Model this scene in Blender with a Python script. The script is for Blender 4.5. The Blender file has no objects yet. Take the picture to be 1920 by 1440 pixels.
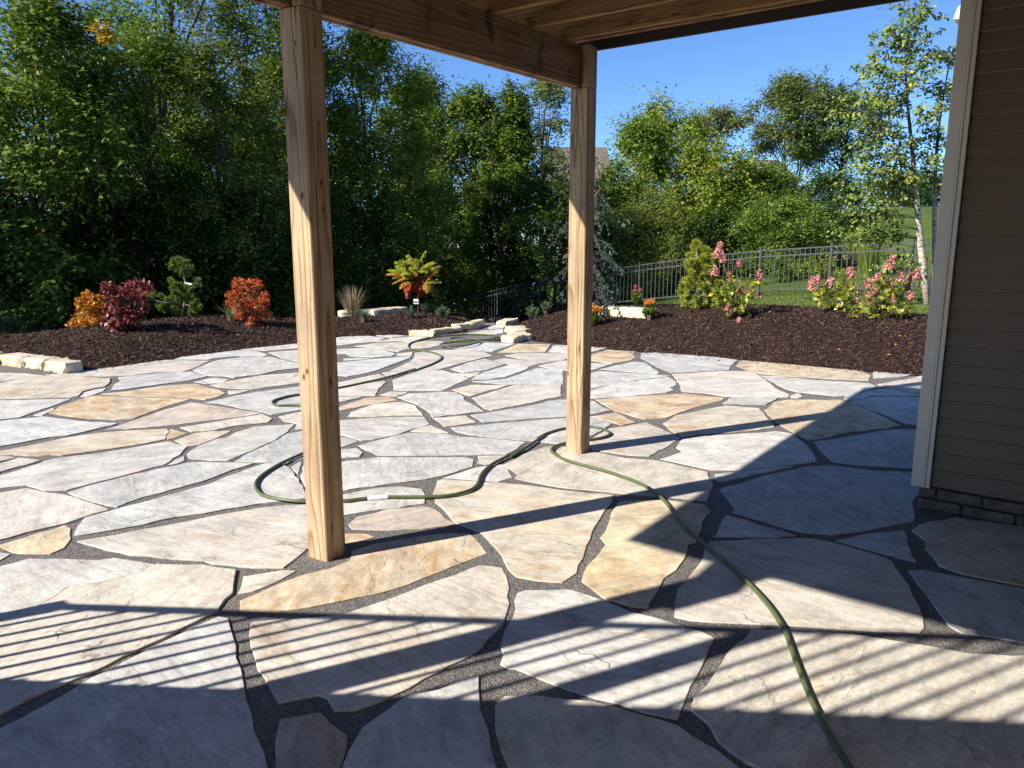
import bpy, bmesh, math, random
import numpy as np
from mathutils import Vector, Matrix, noise
from mathutils.bvhtree import BVHTree

random.seed(7)
rng = np.random.default_rng(7)
R = math.radians
scn = bpy.context.scene
COL = scn.collection

# ------------------------------------------------------------------ camera
F, PITCH, EYE = 1443.0, R(11.0), 1.66            # focal length in px of the 1920 px wide photo, tilt, eye height
cam_d = bpy.data.cameras.new('camera')
cam = bpy.data.objects.new('camera', cam_d)
COL.objects.link(cam)
cam_d.sensor_fit = 'HORIZONTAL'
cam_d.sensor_width = 36.0
cam_d.lens = 36.0 * F / 1920.0
cam_d.clip_start, cam_d.clip_end = 0.05, 2000
cam.location = (0, 0, EYE)
cam.rotation_euler = (R(90) - PITCH, 0, 0)
scn.camera = cam

# ------------------------------------------------------------------ light
SUN_AZ, SUN_EL = 63.5, 34.6                       # azimuth the light travels towards (from +Y to +X), elevation
wld = bpy.data.worlds.new('World')
scn.world = wld
wld.use_nodes = True
wn = wld.node_tree.nodes
wl = wld.node_tree.links
bg = wn['Background']
sky = wn.new('ShaderNodeTexSky')
sky.sky_type = 'NISHITA'
sky.sun_disc = False
sky.sun_elevation = R(SUN_EL)
sky.sun_rotation = R(SUN_AZ + 180)
sky.altitude = 300
sky.air_density = 0.7
sky.dust_density = 0.0
sky.ozone_density = 8.5
bg.inputs['Strength'].default_value = 0.1
wl.new(sky.outputs[0], bg.inputs['Color'])
sun_d = bpy.data.lights.new('sun', 'SUN')
sun_d.energy = 5.0
sun_d.angle = R(0.53)
sun_d.color = (1.0, 0.94, 0.84)
sun = bpy.data.objects.new('sun', sun_d)
COL.objects.link(sun)
sd = Vector((math.sin(R(SUN_AZ)) * math.cos(R(SUN_EL)), math.cos(R(SUN_AZ)) * math.cos(R(SUN_EL)), -math.sin(R(SUN_EL))))
sun.rotation_euler = sd.to_track_quat('-Z', 'Y').to_euler()
sun.location = (-20, -10, 20)
scn.view_settings.view_transform = 'Standard'
scn.view_settings.look = 'None'
scn.view_settings.exposure = 1.0
scn.view_settings.gamma = 1.0
scn.view_settings.use_curve_mapping = False
scn.render.engine = 'CYCLES'
scn.cycles.max_bounces = 6
scn.cycles.diffuse_bounces = 3
scn.cycles.transparent_max_bounces = 4

# ------------------------------------------------------------------ geometry of the place
CP, SP = math.cos(PITCH), math.sin(PITCH)


def ray(x, y):
    a, b = (x - 960) / F, -(y - 720) / F
    return Vector((a, CP + b * SP, -SP + b * CP))


def G(x, y, z=0.0):                               # point of a horizontal plane seen at a photo pixel
    d = ray(x, y)
    t = (z - EYE) / d.z
    return Vector((d.x * t, d.y * t, z))


def at(x, y, Y):                                  # point at distance Y seen at a photo pixel
    d = ray(x, y)
    t = Y / d.y
    return Vector((d.x * t, Y, EYE + d.z * t))


AZ = R(37.05)                                     # the house's axes: D1 along the deck beam, D2 across it
D1 = Vector((math.sin(AZ), math.cos(AZ), 0))
D2 = Vector((math.cos(AZ), -math.sin(AZ), 0))
UP = Vector((0, 0, 1))


def W(d1, d2, z=0.0):
    return D1 * d1 + D2 * d2 + UP * z


# ------------------------------------------------------------------ object helpers
WM = {}


def link(o, parent=None, mw=None):
    COL.objects.link(o)
    mw = mw if mw is not None else Matrix.Identity(4)
    WM[o.name] = mw
    if parent is not None:
        o.parent = parent
        o.matrix_parent_inverse = WM[parent.name].inverted()
    o.matrix_basis = mw
    return o


def tag(o, label=None, cat=None, group=None, kind=None):
    if label:
        o['label'] = label
    if cat:
        o['category'] = cat
    if group:
        o['group'] = group
    if kind:
        o['kind'] = kind
    return o


def empty(name, loc, label, cat, group=None):
    o = bpy.data.objects.new(name, None)
    o.empty_display_size = 0.1
    link(o, None, Matrix.Translation(Vector(loc)))
    return tag(o, label, cat, group)


def np_mesh(name, V, Fc, mat, smooth=False):
    """mesh from arrays, all faces with the same number of corners"""
    V = np.asarray(V, dtype=np.float32)
    Fc = np.asarray(Fc, dtype=np.int32)
    me = bpy.data.meshes.new(name)
    n = Fc.shape[1]
    me.vertices.add(len(V))
    me.vertices.foreach_set('co', V.ravel())
    me.loops.add(Fc.size)
    me.loops.foreach_set('vertex_index', Fc.ravel())
    me.polygons.add(len(Fc))
    me.polygons.foreach_set('loop_start', np.arange(0, Fc.size, n, dtype=np.int32))
    me.polygons.foreach_set('loop_total', np.full(len(Fc), n, dtype=np.int32))
    if smooth:
        me.polygons.foreach_set('use_smooth', np.ones(len(Fc), dtype=bool))
    me.update(calc_edges=True)
    if mat:
        me.materials.append(mat)
    return me


class MB:
    """collects faces in world space, then becomes one mesh object"""

    def __init__(self):
        self.v, self.f = [], []

    def add(self, vs, fs):
        k = len(self.v)
        self.v += [tuple(p) for p in vs]
        self.f += [tuple(i + k for i in q) for q in fs]

    def tube(self, pts, rad, sides=6, cap=True):
        pts = [Vector(p) for p in pts]
        if not isinstance(rad, (list, tuple)):
            rad = [rad] * len(pts)
        rings = []
        n0 = None
        for i, p in enumerate(pts):
            a = pts[max(i - 1, 0)]
            b = pts[min(i + 1, len(pts) - 1)]
            t = (b - a)
            if t.length < 1e-9:
                t = Vector((0, 0, 1))
            t.normalize()
            if n0 is None:
                ref = UP if abs(t.z) < 0.9 else Vector((1, 0, 0))
                n0 = t.cross(ref).normalized()
            else:
                n0 = (n0 - t * n0.dot(t))
                if n0.length < 1e-6:
                    n0 = t.orthogonal()
                n0.normalize()
            b0 = t.cross(n0)
            rings.append([p + (n0 * math.cos(2 * math.pi * k / sides) + b0 * math.sin(2 * math.pi * k / sides)) * rad[i] for k in range(sides)])
        vs = [q for r in rings for q in r]
        fs = []
        for i in range(len(rings) - 1):
            for k in range(sides):
                k2 = (k + 1) % sides
                fs.append((i * sides + k, i * sides + k2, (i + 1) * sides + k2, (i + 1) * sides + k))
        if cap:
            fs.append(tuple(range(sides))[::-1])
            fs.append(tuple((len(rings) - 1) * sides + k for k in range(sides)))
        self.add(vs, fs)

    def box(self, c, ax, dims):
        c = Vector(c)
        h = [d / 2 for d in dims]
        vs = []
        for sx in (-1, 1):
            for sy in (-1, 1):
                for sz in (-1, 1):
                    vs.append(c + ax[0] * (sx * h[0]) + ax[1] * (sy * h[1]) + ax[2] * (sz * h[2]))
        self.add(vs, [(0, 1, 3, 2), (4, 6, 7, 5), (0, 4, 5, 1), (2, 3, 7, 6), (0, 2, 6, 4), (1, 5, 7, 3)])

    def build(self, name, mat, parent=None, origin=(0, 0, 0), smooth=False):
        o = Vector(origin)
        me = bpy.data.meshes.new(name)
        me.from_pydata([(p[0] - o.x, p[1] - o.y, p[2] - o.z) for p in self.v], [], self.f)
        if smooth:
            me.polygons.foreach_set('use_smooth', np.ones(len(me.polygons), dtype=bool))
        me.update()
        if mat:
            me.materials.append(mat)
        ob = bpy.data.objects.new(name, me)
        return link(ob, parent, Matrix.Translation(o))


def np_obj(name, V, Fc, mat, parent=None, origin=(0, 0, 0), smooth=False):
    o = np.array(origin, dtype=np.float32)
    me = np_mesh(name, np.asarray(V, dtype=np.float32) - o, Fc, mat, smooth)
    ob = bpy.data.objects.new(name, me)
    return link(ob, parent, Matrix.Translation(Vector(origin)))


BOXES = {}


def board(name, parent, mat, c, ux, uz, dims, bevel=0.004):
    """a board: local X along its length, placed with its own matrix; alike boards share a mesh"""
    ux = Vector(ux).normalized()
    uz = Vector(uz).normalized()
    uy = uz.cross(ux).normalized()
    uz = ux.cross(uy)
    key = (tuple(round(d, 3) for d in dims), mat.name, bevel)
    me = BOXES.get(key)
    if me is None:
        bm = bmesh.new()
        bmesh.ops.create_cube(bm, size=1.0)
        bmesh.ops.scale(bm, vec=dims, verts=bm.verts)
        if bevel:
            bmesh.ops.bevel(bm, geom=bm.edges[:], offset=min(bevel, min(dims) * 0.3), segments=1, affect='EDGES')
        me = bpy.data.meshes.new(name)
        bm.to_mesh(me)
        bm.free()
        me.materials.append(mat)
        BOXES[key] = me
    ob = bpy.data.objects.new(name, me)
    M = Matrix(((ux.x, uy.x, uz.x, c[0]), (ux.y, uy.y, uz.y, c[1]), (ux.z, uy.z, uz.z, c[2]), (0, 0, 0, 1)))
    return link(ob, parent, M)


# ------------------------------------------------------------------ materials
class NT:
    def __init__(self, name):
        m = bpy.data.materials.new(name)
        m.use_nodes = True
        self.m = m
        self.t = m.node_tree
        self.n = self.t.nodes
        self.l = self.t.links
        self.b = self.n['Principled BSDF']
        self.out = self.n['Material Output']

    def node(self, typ, **kw):
        n = self.n.new(typ)
        for k, v in kw.items():
            setattr(n, k, v)
        return n

    def to(self, a, b):
        self.l.new(a, b)

    def coord(self, kind='Object', scale=(1, 1, 1), rot=(0, 0, 0), loc=(0, 0, 0)):
        tc = self.node('ShaderNodeTexCoord')
        mp = self.node('ShaderNodeMapping')
        mp.inputs['Scale'].default_value = scale
        mp.inputs['Rotation'].default_value = rot
        mp.inputs['Location'].default_value = loc
        self.to(tc.outputs[kind], mp.inputs['Vector'])
        return mp.outputs[0]

    def noise(self, vec, scale, detail=4, rough=0.55, dist=0.0):
        n = self.node('ShaderNodeTexNoise')
        n.inputs['Scale'].default_value = scale
        n.inputs['Detail'].default_value = detail
        n.inputs['Roughness'].default_value = rough
        n.inputs['Distortion'].default_value = dist
        if vec is not None:
            self.to(vec, n.inputs['Vector'])
        return n.outputs['Fac']

    def ramp(self, fac, stops, interp='LINEAR'):
        r = self.node('ShaderNodeValToRGB')
        r.color_ramp.interpolation = interp
        e = r.color_ramp.elements
        while len(e) < len(stops):
            e.new(0.5)
        for el, (p, c) in zip(e, stops):
            el.position = p
            el.color = c if len(c) == 4 else (*c, 1)
        self.to(fac, r.inputs[0])
        return r.outputs[0]

    def mix(self, fac, a, b, mode='MIX'):
        n = self.node('ShaderNodeMix', data_type='RGBA', blend_type=mode)
        for s, v in ((n.inputs[0], fac), (n.inputs[6], a), (n.inputs[7], b)):
            if isinstance(v, (int, float)):
                s.default_value = v
            elif isinstance(v, tuple):
                s.default_value = v if len(v) == 4 else (*v, 1)
            else:
                self.to(v, s)
        return n.outputs[2]

    def math(self, op, a, b=None, clamp=False):
        n = self.node('ShaderNodeMath', operation=op, use_clamp=clamp)
        for s, v in ((n.inputs[0], a), (n.inputs[1], b)):
            if v is None:
                continue
            if isinstance(v, (int, float)):
                s.default_value = v
            else:
                self.to(v, s)
        return n.outputs[0]

    def bump(self, h, strength=0.3, dist=0.01, prev=None):
        n = self.node('ShaderNodeBump')
        n.inputs['Strength'].default_value = strength
        n.inputs['Distance'].default_value = dist
        self.to(h, n.inputs['Height'])
        if prev is not None:
            self.to(prev, n.inputs['Normal'])
        return n.outputs[0]

    def col(self, v):
        if isinstance(v, tuple):
            self.b.inputs['Base Color'].default_value = (*v, 1)
        else:
            self.to(v, self.b.inputs['Base Color'])

    def set(self, rough=0.7, spec=0.3, metal=0.0):
        self.b.inputs['Roughness'].default_value = rough
        self.b.inputs['Specular IOR Level'].default_value = spec
        self.b.inputs['Metallic'].default_value = metal

    def normal(self, n):
        self.to(n, self.b.inputs['Normal'])


def plain(name, c, rough=0.6, spec=0.3, metal=0.0, var=0.12, scale=8.0):
    k = NT(name)
    v = k.coord()
    n = k.noise(v, scale, 4)
    lo = tuple(x * (1 - var) for x in c)
    hi = tuple(min(1, x * (1 + var)) for x in c)
    k.col(k.ramp(n, [(0.3, lo), (0.7, hi)]))
    k.set(rough, spec, metal)
    return k.m


def leaf_mat(name, cols, trans=0.3, rough=0.45, spec=0.35):
    k = NT(name)
    g = k.node('ShaderNodeNewGeometry')
    n = len(cols)
    c = k.ramp(g.outputs['Random Per Island'], [((i + 0.5) / n, x) for i, x in enumerate(cols)])
    v = k.coord(scale=(0.6, 0.6, 0.6))
    big = k.noise(v, 1.2, 2)
    c = k.mix(1.0, c, k.ramp(big, [(0.3, (0.75, 0.78, 0.7)), (0.7, (1.2, 1.15, 1.05))]), 'MULTIPLY')
    k.col(c)
    k.set(rough, spec)
    if trans > 0:
        tr = k.node('ShaderNodeBsdfTranslucent')
        k.to(k.mix(1.0, c, (1.25, 1.2, 0.55), 'MULTIPLY'), tr.inputs['Color'])
        mx = k.node('ShaderNodeMixShader')
        mx.inputs[0].default_value = trans
        k.to(k.b.outputs[0], mx.inputs[1])
        k.to(tr.outputs[0], mx.inputs[2])
        k.to(mx.outputs[0], k.out.inputs['Surface'])
    return k.m


def stone_mat():
    k = NT('flagstone')
    oi = k.node('ShaderNodeObjectInfo')
    tc = k.node('ShaderNodeTexCoord')
    rot = k.node('ShaderNodeVectorRotate', rotation_type='Z_AXIS')
    k.to(tc.outputs['Object'], rot.inputs['Vector'])
    k.to(k.math('MULTIPLY', oi.outputs['Random'], 6.28), rot.inputs['Angle'])
    add = k.node('ShaderNodeVectorMath', operation='ADD')
    k.to(rot.outputs[0], add.inputs[0])
    cx = k.node('ShaderNodeCombineXYZ')
    k.to(k.math('MULTIPLY', oi.outputs['Random'], 91.0), cx.inputs[0])
    k.to(k.math('MULTIPLY', oi.outputs['Random'], 37.0), cx.inputs[1])
    k.to(cx.outputs[0], add.inputs[1])
    p = add.outputs[0]

    def mp(sc):
        m = k.node('ShaderNodeMapping')
        m.inputs['Scale'].default_value = sc
        k.to(p, m.inputs['Vector'])
        return m.outputs[0]
    long_ = mp((1.0, 3.2, 1.0))
    stain = k.noise(long_, 1.6, 5, 0.6, 0.6)
    vein = k.noise(mp((0.9, 2.6, 1)), 3.4, 7, 0.66, 0.9)
    blot = k.noise(p, 4.0, 5, 0.62, 0.3)
    fine = k.noise(p, 60.0, 4, 0.7)
    c = oi.outputs['Color']
    # ochre iron stain, as much as the stone's own alpha says
    amt = k.math('ADD', k.math('MULTIPLY', k.math('SUBTRACT', stain, 0.62), 3.2), k.math('MULTIPLY', oi.outputs['Alpha'], 1.9), True)
    ochre = k.ramp(blot, [(0.34, (0.44, 0.20, 0.06)), (0.50, (0.53, 0.33, 0.14)), (0.64, (0.60, 0.47, 0.29))])
    c = k.mix(k.math('MULTIPLY', amt, 0.85), c, ochre)
    c = k.mix(k.ramp(vein, [(0.36, (1, 1, 1)), (0.5, (0, 0, 0))]), c, k.mix(1.0, c, (0.79, 0.785, 0.785), 'MULTIPLY'))
    c = k.mix(k.ramp(vein, [(0.55, (0, 0, 0)), (0.72, (0.8, 0.8, 0.8))]), c, (0.60, 0.57, 0.52))
    c = k.mix(1.0, c, k.ramp(blot, [(0.34, (0.80, 0.80, 0.80)), (0.64, (1.14, 1.14, 1.13))]), 'MULTIPLY')
    c = k.mix(1.0, c, k.ramp(fine, [(0.3, (0.84, 0.84, 0.84)), (0.68, (1.1, 1.1, 1.1))]), 'MULTIPLY')
    strk = k.noise(mp((1.0, 7.0, 1)), 5.0, 6, 0.7, 0.4)
    c = k.mix(1.0, c, k.ramp(strk, [(0.36, (0.89, 0.885, 0.88)), (0.62, (1.06, 1.06, 1.06))]), 'MULTIPLY')
    lg_ = k.noise(mp((0.8, 2.0, 1)), 1.7, 6, 0.55, 0.5)
    step_shade = k.ramp(k.math('ABSOLUTE', k.math('SUBTRACT', lg_, 0.583)), [(0.0, (0.55, 0.55, 0.55)), (0.006, (0, 0, 0))])  # shadow of the ledge step, painted as a thin dark line into the colour
    c = k.mix(step_shade, c, k.mix(1.0, c, (0.45, 0.42, 0.40), 'MULTIPLY'))
    mid_ = k.noise(p, 22.0, 5, 0.7)
    c = k.mix(1.0, c, k.ramp(mid_, [(0.32, (0.84, 0.83, 0.82)), (0.66, (1.1, 1.1, 1.1))]), 'MULTIPLY')
    # pits, dust and hairline cracks
    pit = k.noise(p, 130.0, 2, 0.5)
    c = k.mix(k.ramp(pit, [(0.22, (0.55, 0.55, 0.55)), (0.30, (0, 0, 0))]), c, (0.12, 0.10, 0.085))
    dust = k.noise(p, 1.1, 5, 0.7)
    c = k.mix(k.ramp(dust, [(0.52, (0, 0, 0)), (0.75, (0.55, 0.55, 0.55))]), c, (0.57, 0.54, 0.49))
    wv = k.node('ShaderNodeVectorMath', operation='ADD')
    nz_ = k.node('ShaderNodeTexNoise')
    nz_.inputs['Scale'].default_value = 5.0
    nz_.inputs['Detail'].default_value = 4
    k.to(p, nz_.inputs['Vector'])
    sc_ = k.node('ShaderNodeVectorMath', operation='SCALE')
    sc_.inputs['Scale'].default_value = 0.22
    k.to(nz_.outputs['Color'], sc_.inputs[0])
    k.to(p, wv.inputs[0])
    k.to(sc_.outputs[0], wv.inputs[1])
    ve = k.node('ShaderNodeTexVoronoi', feature='DISTANCE_TO_EDGE')
    ve.inputs['Scale'].default_value = 1.15
    k.to(wv.outputs[0], ve.inputs['Vector'])
    crk = k.math('MULTIPLY', k.ramp(ve.outputs['Distance'], [(0.002, (1, 1, 1)), (0.0065, (0, 0, 0))]), k.ramp(k.noise(p, 1.9, 2), [(0.60, (0, 0, 0)), (0.64, (1, 1, 1))]))
    c = k.mix(k.math('MULTIPLY', crk, 0.6), c, (0.10, 0.085, 0.07))
    k.col(c)
    k.set(0.68, 0.25)
    cleft = k.noise(mp((0.9, 1.9, 1)), 2.6, 7, 0.55, 0.8)
    cl2 = k.noise(mp((1.0, 1.7, 1)), 13.0, 6, 0.62, 0.5)
    ledge = k.ramp(k.noise(mp((0.8, 2.0, 1)), 1.7, 6, 0.55, 0.5), [(0.40, (0, 0, 0)), (0.405, (0.3, 0.3, 0.3)), (0.58, (0.35, 0.35, 0.35)), (0.586, (1, 1, 1))])
    b0 = k.bump(ledge, 0.5, 0.004)
    b1 = k.bump(cleft, 0.30, 0.02, b0)
    b2 = k.bump(cl2, 0.28, 0.006, b1)
    b3 = k.bump(fine, 0.25, 0.0015, b2)
    b4 = k.bump(k.math('SUBTRACT', 1.0, crk), 0.6, 0.004, b3)
    k.normal(k.bump(pit, 0.3, 0.002, b4))
    return k.m


def gravel_mat():
    k = NT('joint_gravel')
    v = k.coord()
    vo = k.node('ShaderNodeTexVoronoi')
    vo.inputs['Scale'].default_value = 190
    k.to(v, vo.inputs['Vector'])
    big = k.noise(v, 3, 3)
    c = k.ramp(vo.outputs['Color'], [(0.1, (0.085, 0.08, 0.078)), (0.5, (0.165, 0.157, 0.15)), (0.9, (0.29, 0.275, 0.26))])
    c = k.mix(1.0, c, k.ramp(big, [(0.3, (0.85, 0.85, 0.86)), (0.7, (1.15, 1.1, 1.05))]), 'MULTIPLY')
    k.col(c)
    k.set(0.9, 0.2)
    b = k.bump(vo.outputs['Distance'], 1.0, 0.006)
    k.normal(k.bump(k.noise(v, 25, 4), 0.7, 0.02, b))
    return k.m


def wood_mat(name, light, dark, ring=0.011, stain=0.0, grey=0.0):
    k = NT(name)
    oi = k.node('ShaderNodeObjectInfo')
    tc = k.node('ShaderNodeTexCoord')
    rnd = oi.outputs['Random']
    sep = k.node('ShaderNodeSeparateXYZ')
    k.to(tc.outputs['Object'], sep.inputs[0])
    off = k.math('MULTIPLY', rnd, 57.0)
    cb = k.node('ShaderNodeCombineXYZ')
    k.to(k.math('ADD', sep.outputs[0], off), cb.inputs[0])
    k.to(sep.outputs[1], cb.inputs[1])
    k.to(sep.outputs[2], cb.inputs[2])
    mp = k.node('ShaderNodeMapping')
    mp.inputs['Scale'].default_value = (0.55, 5.0, 5.0)
    k.to(cb.outputs[0], mp.inputs['Vector'])
    warp = k.noise(mp.outputs[0], 1.6, 2, 0.45)
    y = k.math('ADD', sep.outputs[1], k.math('MULTIPLY', k.math('SUBTRACT', rnd, 0.5), 0.10))
    z = k.math('ADD', sep.outputs[2], 0.03)
    d = k.math('SQRT', k.math('ADD', k.math('MULTIPLY', y, y), k.math('MULTIPLY', z, z)))
    d = k.math('ADD', d, k.math('MULTIPLY', warp, 0.09))
    d = k.math('ADD', d, k.math('MULTIPLY', sep.outputs[0], 0.012))
    fr = k.math('FRACT', k.math('DIVIDE', d, ring))
    ringc = k.ramp(fr, [(0.0, (0, 0, 0)), (0.55, (0.25, 0.25, 0.25)), (0.88, (1, 1, 1)), (1.0, (0.1, 0.1, 0.1))])
    m2 = k.node('ShaderNodeMapping')
    m2.inputs['Scale'].default_value = (1.5, 90, 90)
    k.to(cb.outputs[0], m2.inputs['Vector'])
    fib = k.noise(m2.outputs[0], 1.5, 4, 0.6)
    c = k.mix(ringc, light, dark)
    c = k.mix(1.0, c, k.ramp(fib, [(0.3, (0.78, 0.77, 0.76)), (0.7, (1.14, 1.13, 1.12))]), 'MULTIPLY')
    # knots
    vo = k.node('ShaderNodeTexVoronoi')
    vo.inputs['Scale'].default_value = 1.0
    m3 = k.node('ShaderNodeMapping')
    m3.inputs['Scale'].default_value = (2.6, 8.5, 8.5)
    k.to(cb.outputs[0], m3.inputs['Vector'])
    k.to(m3.outputs[0], vo.inputs['Vector'])
    sepc = k.node('ShaderNodeSeparateXYZ')
    k.to(vo.outputs['Color'], sepc.inputs[0])
    keep = k.math('GREATER_THAN', sepc.outputs[0], 0.55)
    kn = k.ramp(vo.outputs['Distance'], [(0.06, (1, 1, 1)), (0.13, (0.45, 0.45, 0.45)), (0.24, (0, 0, 0))])
    c = k.mix(k.math('MULTIPLY', kn, keep), c, (0.13, 0.055, 0.02))
    m4 = k.node('ShaderNodeMapping')
    m4.inputs['Scale'].default_value = (0.45, 11, 11)
    k.to(cb.outputs[0], m4.inputs['Vector'])
    ck = k.math('ABSOLUTE', k.math('SUBTRACT', k.noise(m4.outputs[0], 1.0, 3, 0.5), 0.57))
    c = k.mix(k.ramp(ck, [(0.0, (0.9, 0.9, 0.9)), (0.012, (0, 0, 0))]), c, (0.06, 0.03, 0.015))
    if stain:
        st = k.noise(k.coord(scale=(2.2, 1, 1)), 2.4, 3, 0.6)
        c = k.mix(k.ramp(st, [(0.56, (0, 0, 0)), (0.68, (stain, stain, stain))]), c, (0.03, 0.018, 0.012))
    wt = k.noise(cb.outputs[0], 2.2, 4, 0.6)
    c = k.mix(1.0, c, k.ramp(wt, [(0.3, (0.74, 0.70, 0.68)), (0.62, (1.08, 1.06, 1.04))]), 'MULTIPLY')
    k.col(c)
    k.set(0.78, 0.2)
    k.normal(k.bump(fib, 0.45, 0.003, k.bump(ringc, 0.15, 0.002)))
    return k.m


def mulch_mat(name, mul=1.0):
    k = NT(name)
    g = k.node('ShaderNodeNewGeometry')
    c = k.ramp(g.outputs['Random Per Island'], [(0.1, (0.03 * mul, 0.016 * mul, 0.012 * mul)), (0.6, (0.07 * mul, 0.038 * mul, 0.029 * mul)), (0.93, (0.115 * mul, 0.068 * mul, 0.052 * mul)), (0.985, (0.15, 0.10, 0.078))])
    k.col(c)
    k.set(0.8, 0.25)
    return k.m


def soil_mat():
    k = NT('mulch_base')
    v = k.coord()
    n = k.noise(v, 40, 6, 0.7)
    k.col(k.ramp(n, [(0.3, (0.016, 0.009, 0.007)), (0.6, (0.045, 0.024, 0.018)), (0.8, (0.08, 0.045, 0.034))]))
    k.set(0.9, 0.15)
    k.normal(k.bump(n, 1.0, 0.03))
    return k.m


def lime_mat():
    k = NT('limestone')
    v = k.coord()
    n = k.noise(v, 6, 6, 0.65, 0.4)
    f = k.noise(v, 45, 5, 0.7)
    c = k.ramp(n, [(0.3, (0.42, 0.33, 0.19)), (0.48, (0.58, 0.51, 0.37)), (0.65, (0.66, 0.61, 0.50))])
    c = k.mix(1.0, c, k.ramp(f, [(0.32, (0.5, 0.46, 0.40)), (0.52, (1.05, 1.05, 1.03))]), 'MULTIPLY')
    k.col(c)
    k.set(0.9, 0.15)
    k.normal(k.bump(f, 0.8, 0.012, k.bump(n, 0.6, 0.03)))
    return k.m


def lawn_mat():
    k = NT('lawn')
    v = k.coord()
    a = k.node('ShaderNodeAttribute', attribute_name='dry')
    n = k.noise(v, 1.2, 5, 0.6)
    f = k.noise(v, 30, 5, 0.75)
    g = k.ramp(n, [(0.3, (0.06, 0.10, 0.022)), (0.7, (0.11, 0.155, 0.04))])
    c = k.mix(k.math('MULTIPLY', a.outputs['Fac'], k.math('ADD', n, 0.35), True), g, (0.26, 0.20, 0.10))
    c = k.mix(1.0, c, k.ramp(f, [(0.3, (0.65, 0.68, 0.6)), (0.7, (1.25, 1.22, 1.15))]), 'MULTIPLY')
    k.col(c)
    k.set(0.9, 0.1)
    k.normal(k.bump(f, 1.0, 0.05))
    return k.m


M = {}
M['stone'] = stone_mat()
M['gravel'] = gravel_mat()
M['post'] = wood_mat('post_wood', (0.44, 0.35, 0.235), (0.28, 0.165, 0.08), 0.019)
M['joist'] = wood_mat('joist_wood', (0.31, 0.195, 0.10), (0.19, 0.10, 0.045), 0.016)
M['beam'] = wood_mat('beam_wood', (0.32, 0.215, 0.13), (0.16, 0.085, 0.04), 0.022, stain=0.85)
M['fascia'] = plain('fascia_brown', (0.035, 0.028, 0.026), 0.6)
M['decking'] = plain('decking_brown', (0.10, 0.075, 0.06), 0.7)
M['rail_dark'] = plain('railing_black', (0.02, 0.02, 0.02), 0.45)
M['siding'] = plain('siding_taupe', (0.135, 0.10, 0.066), 0.55, 0.3, var=0.05, scale=3)
M['trim'] = plain('trim_cream', (0.56, 0.52, 0.445), 0.5, 0.35, var=0.05, scale=3)
M['white'] = plain('white_plastic', (0.80, 0.80, 0.78), 0.4, 0.4, var=0.03)
M['veneer'] = plain('veneer_block', (0.115, 0.095, 0.07), 0.9, 0.15, var=0.45, scale=22)
M['mortar'] = plain('mortar', (0.10, 0.09, 0.075), 0.9, 0.1, var=0.15)
M['mulch'] = mulch_mat('mulch_chip')
M['soil'] = soil_mat()
M['lime'] = lime_mat()
M['lawn'] = lawn_mat()
M['fence'] = plain('fence_metal', (0.062, 0.066, 0.07), 0.4, 0.5, 0.0, var=0.1)
M['bark'] = plain('bark', (0.085, 0.065, 0.05), 0.9, 0.1, var=0.4, scale=20)
M['bark_pale'] = plain('bark_pale', (0.22, 0.19, 0.155), 0.9, 0.1, var=0.35, scale=14)
M['roof'] = plain('roof_shingle', (0.14, 0.12, 0.105), 0.9, 0.1, var=0.2, scale=5)
M['house_wall'] = plain('far_wall', (0.33, 0.31, 0.28), 0.8, 0.2, var=0.08)
M['pane'] = plain('far_pane', (0.03, 0.035, 0.04), 0.1, 0.6)
M['stem'] = plain('stem', (0.12, 0.08, 0.05), 0.8, 0.2, var=0.3)


def birch_bark():
    k = NT('birch_bark')
    v = k.coord(scale=(1, 1, 5))
    n = k.noise(v, 7, 5, 0.7, 0.4)
    tc = k.node('ShaderNodeTexCoord')
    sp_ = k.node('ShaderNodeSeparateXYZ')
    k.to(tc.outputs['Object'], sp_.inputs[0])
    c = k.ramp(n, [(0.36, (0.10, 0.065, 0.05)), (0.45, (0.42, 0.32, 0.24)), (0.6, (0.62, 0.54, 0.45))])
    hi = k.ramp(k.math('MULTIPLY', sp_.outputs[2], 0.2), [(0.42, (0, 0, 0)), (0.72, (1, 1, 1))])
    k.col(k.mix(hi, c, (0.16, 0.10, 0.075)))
    k.set(0.8, 0.2)
    k.normal(k.bump(n, 0.8, 0.02))
    return k.m


def hose_mat():
    k = NT('hose_green')
    v = k.coord()
    n = k.noise(v, 9, 3)
    k.col(k.ramp(n, [(0.3, (0.062, 0.085, 0.03)), (0.7, (0.09, 0.115, 0.042))]))
    k.set(0.42, 0.4)
    return k.m


M['birch'] = birch_bark()
M['hose'] = hose_mat()
M['rubber'] = plain('black_rubber', (0.02, 0.02, 0.02), 0.5)

# ------------------------------------------------------------------ terrain


def sst(a, b, x):
    t = min(1, max(0, (x - a) / (b - a)))
    return t * t * (3 - 2 * t)


def base_z(x, y):
    u = min(max(0.0, y - 13.0), 48.0 - 26.0 * sst(4, 14, x))
    s = -0.105 + 0.125 * sst(-1, 10, x) + 0.115 * sst(9, 18, x)
    if x < -4:
        s += 0.07 * sst(-4, -14, x)
    return -0.06 + s * u


def axis(knots):
    out = []
    for a, b, st in knots:
        out += list(np.arange(a, b, st))
    out.append(knots[-1][1])
    return out


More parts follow.
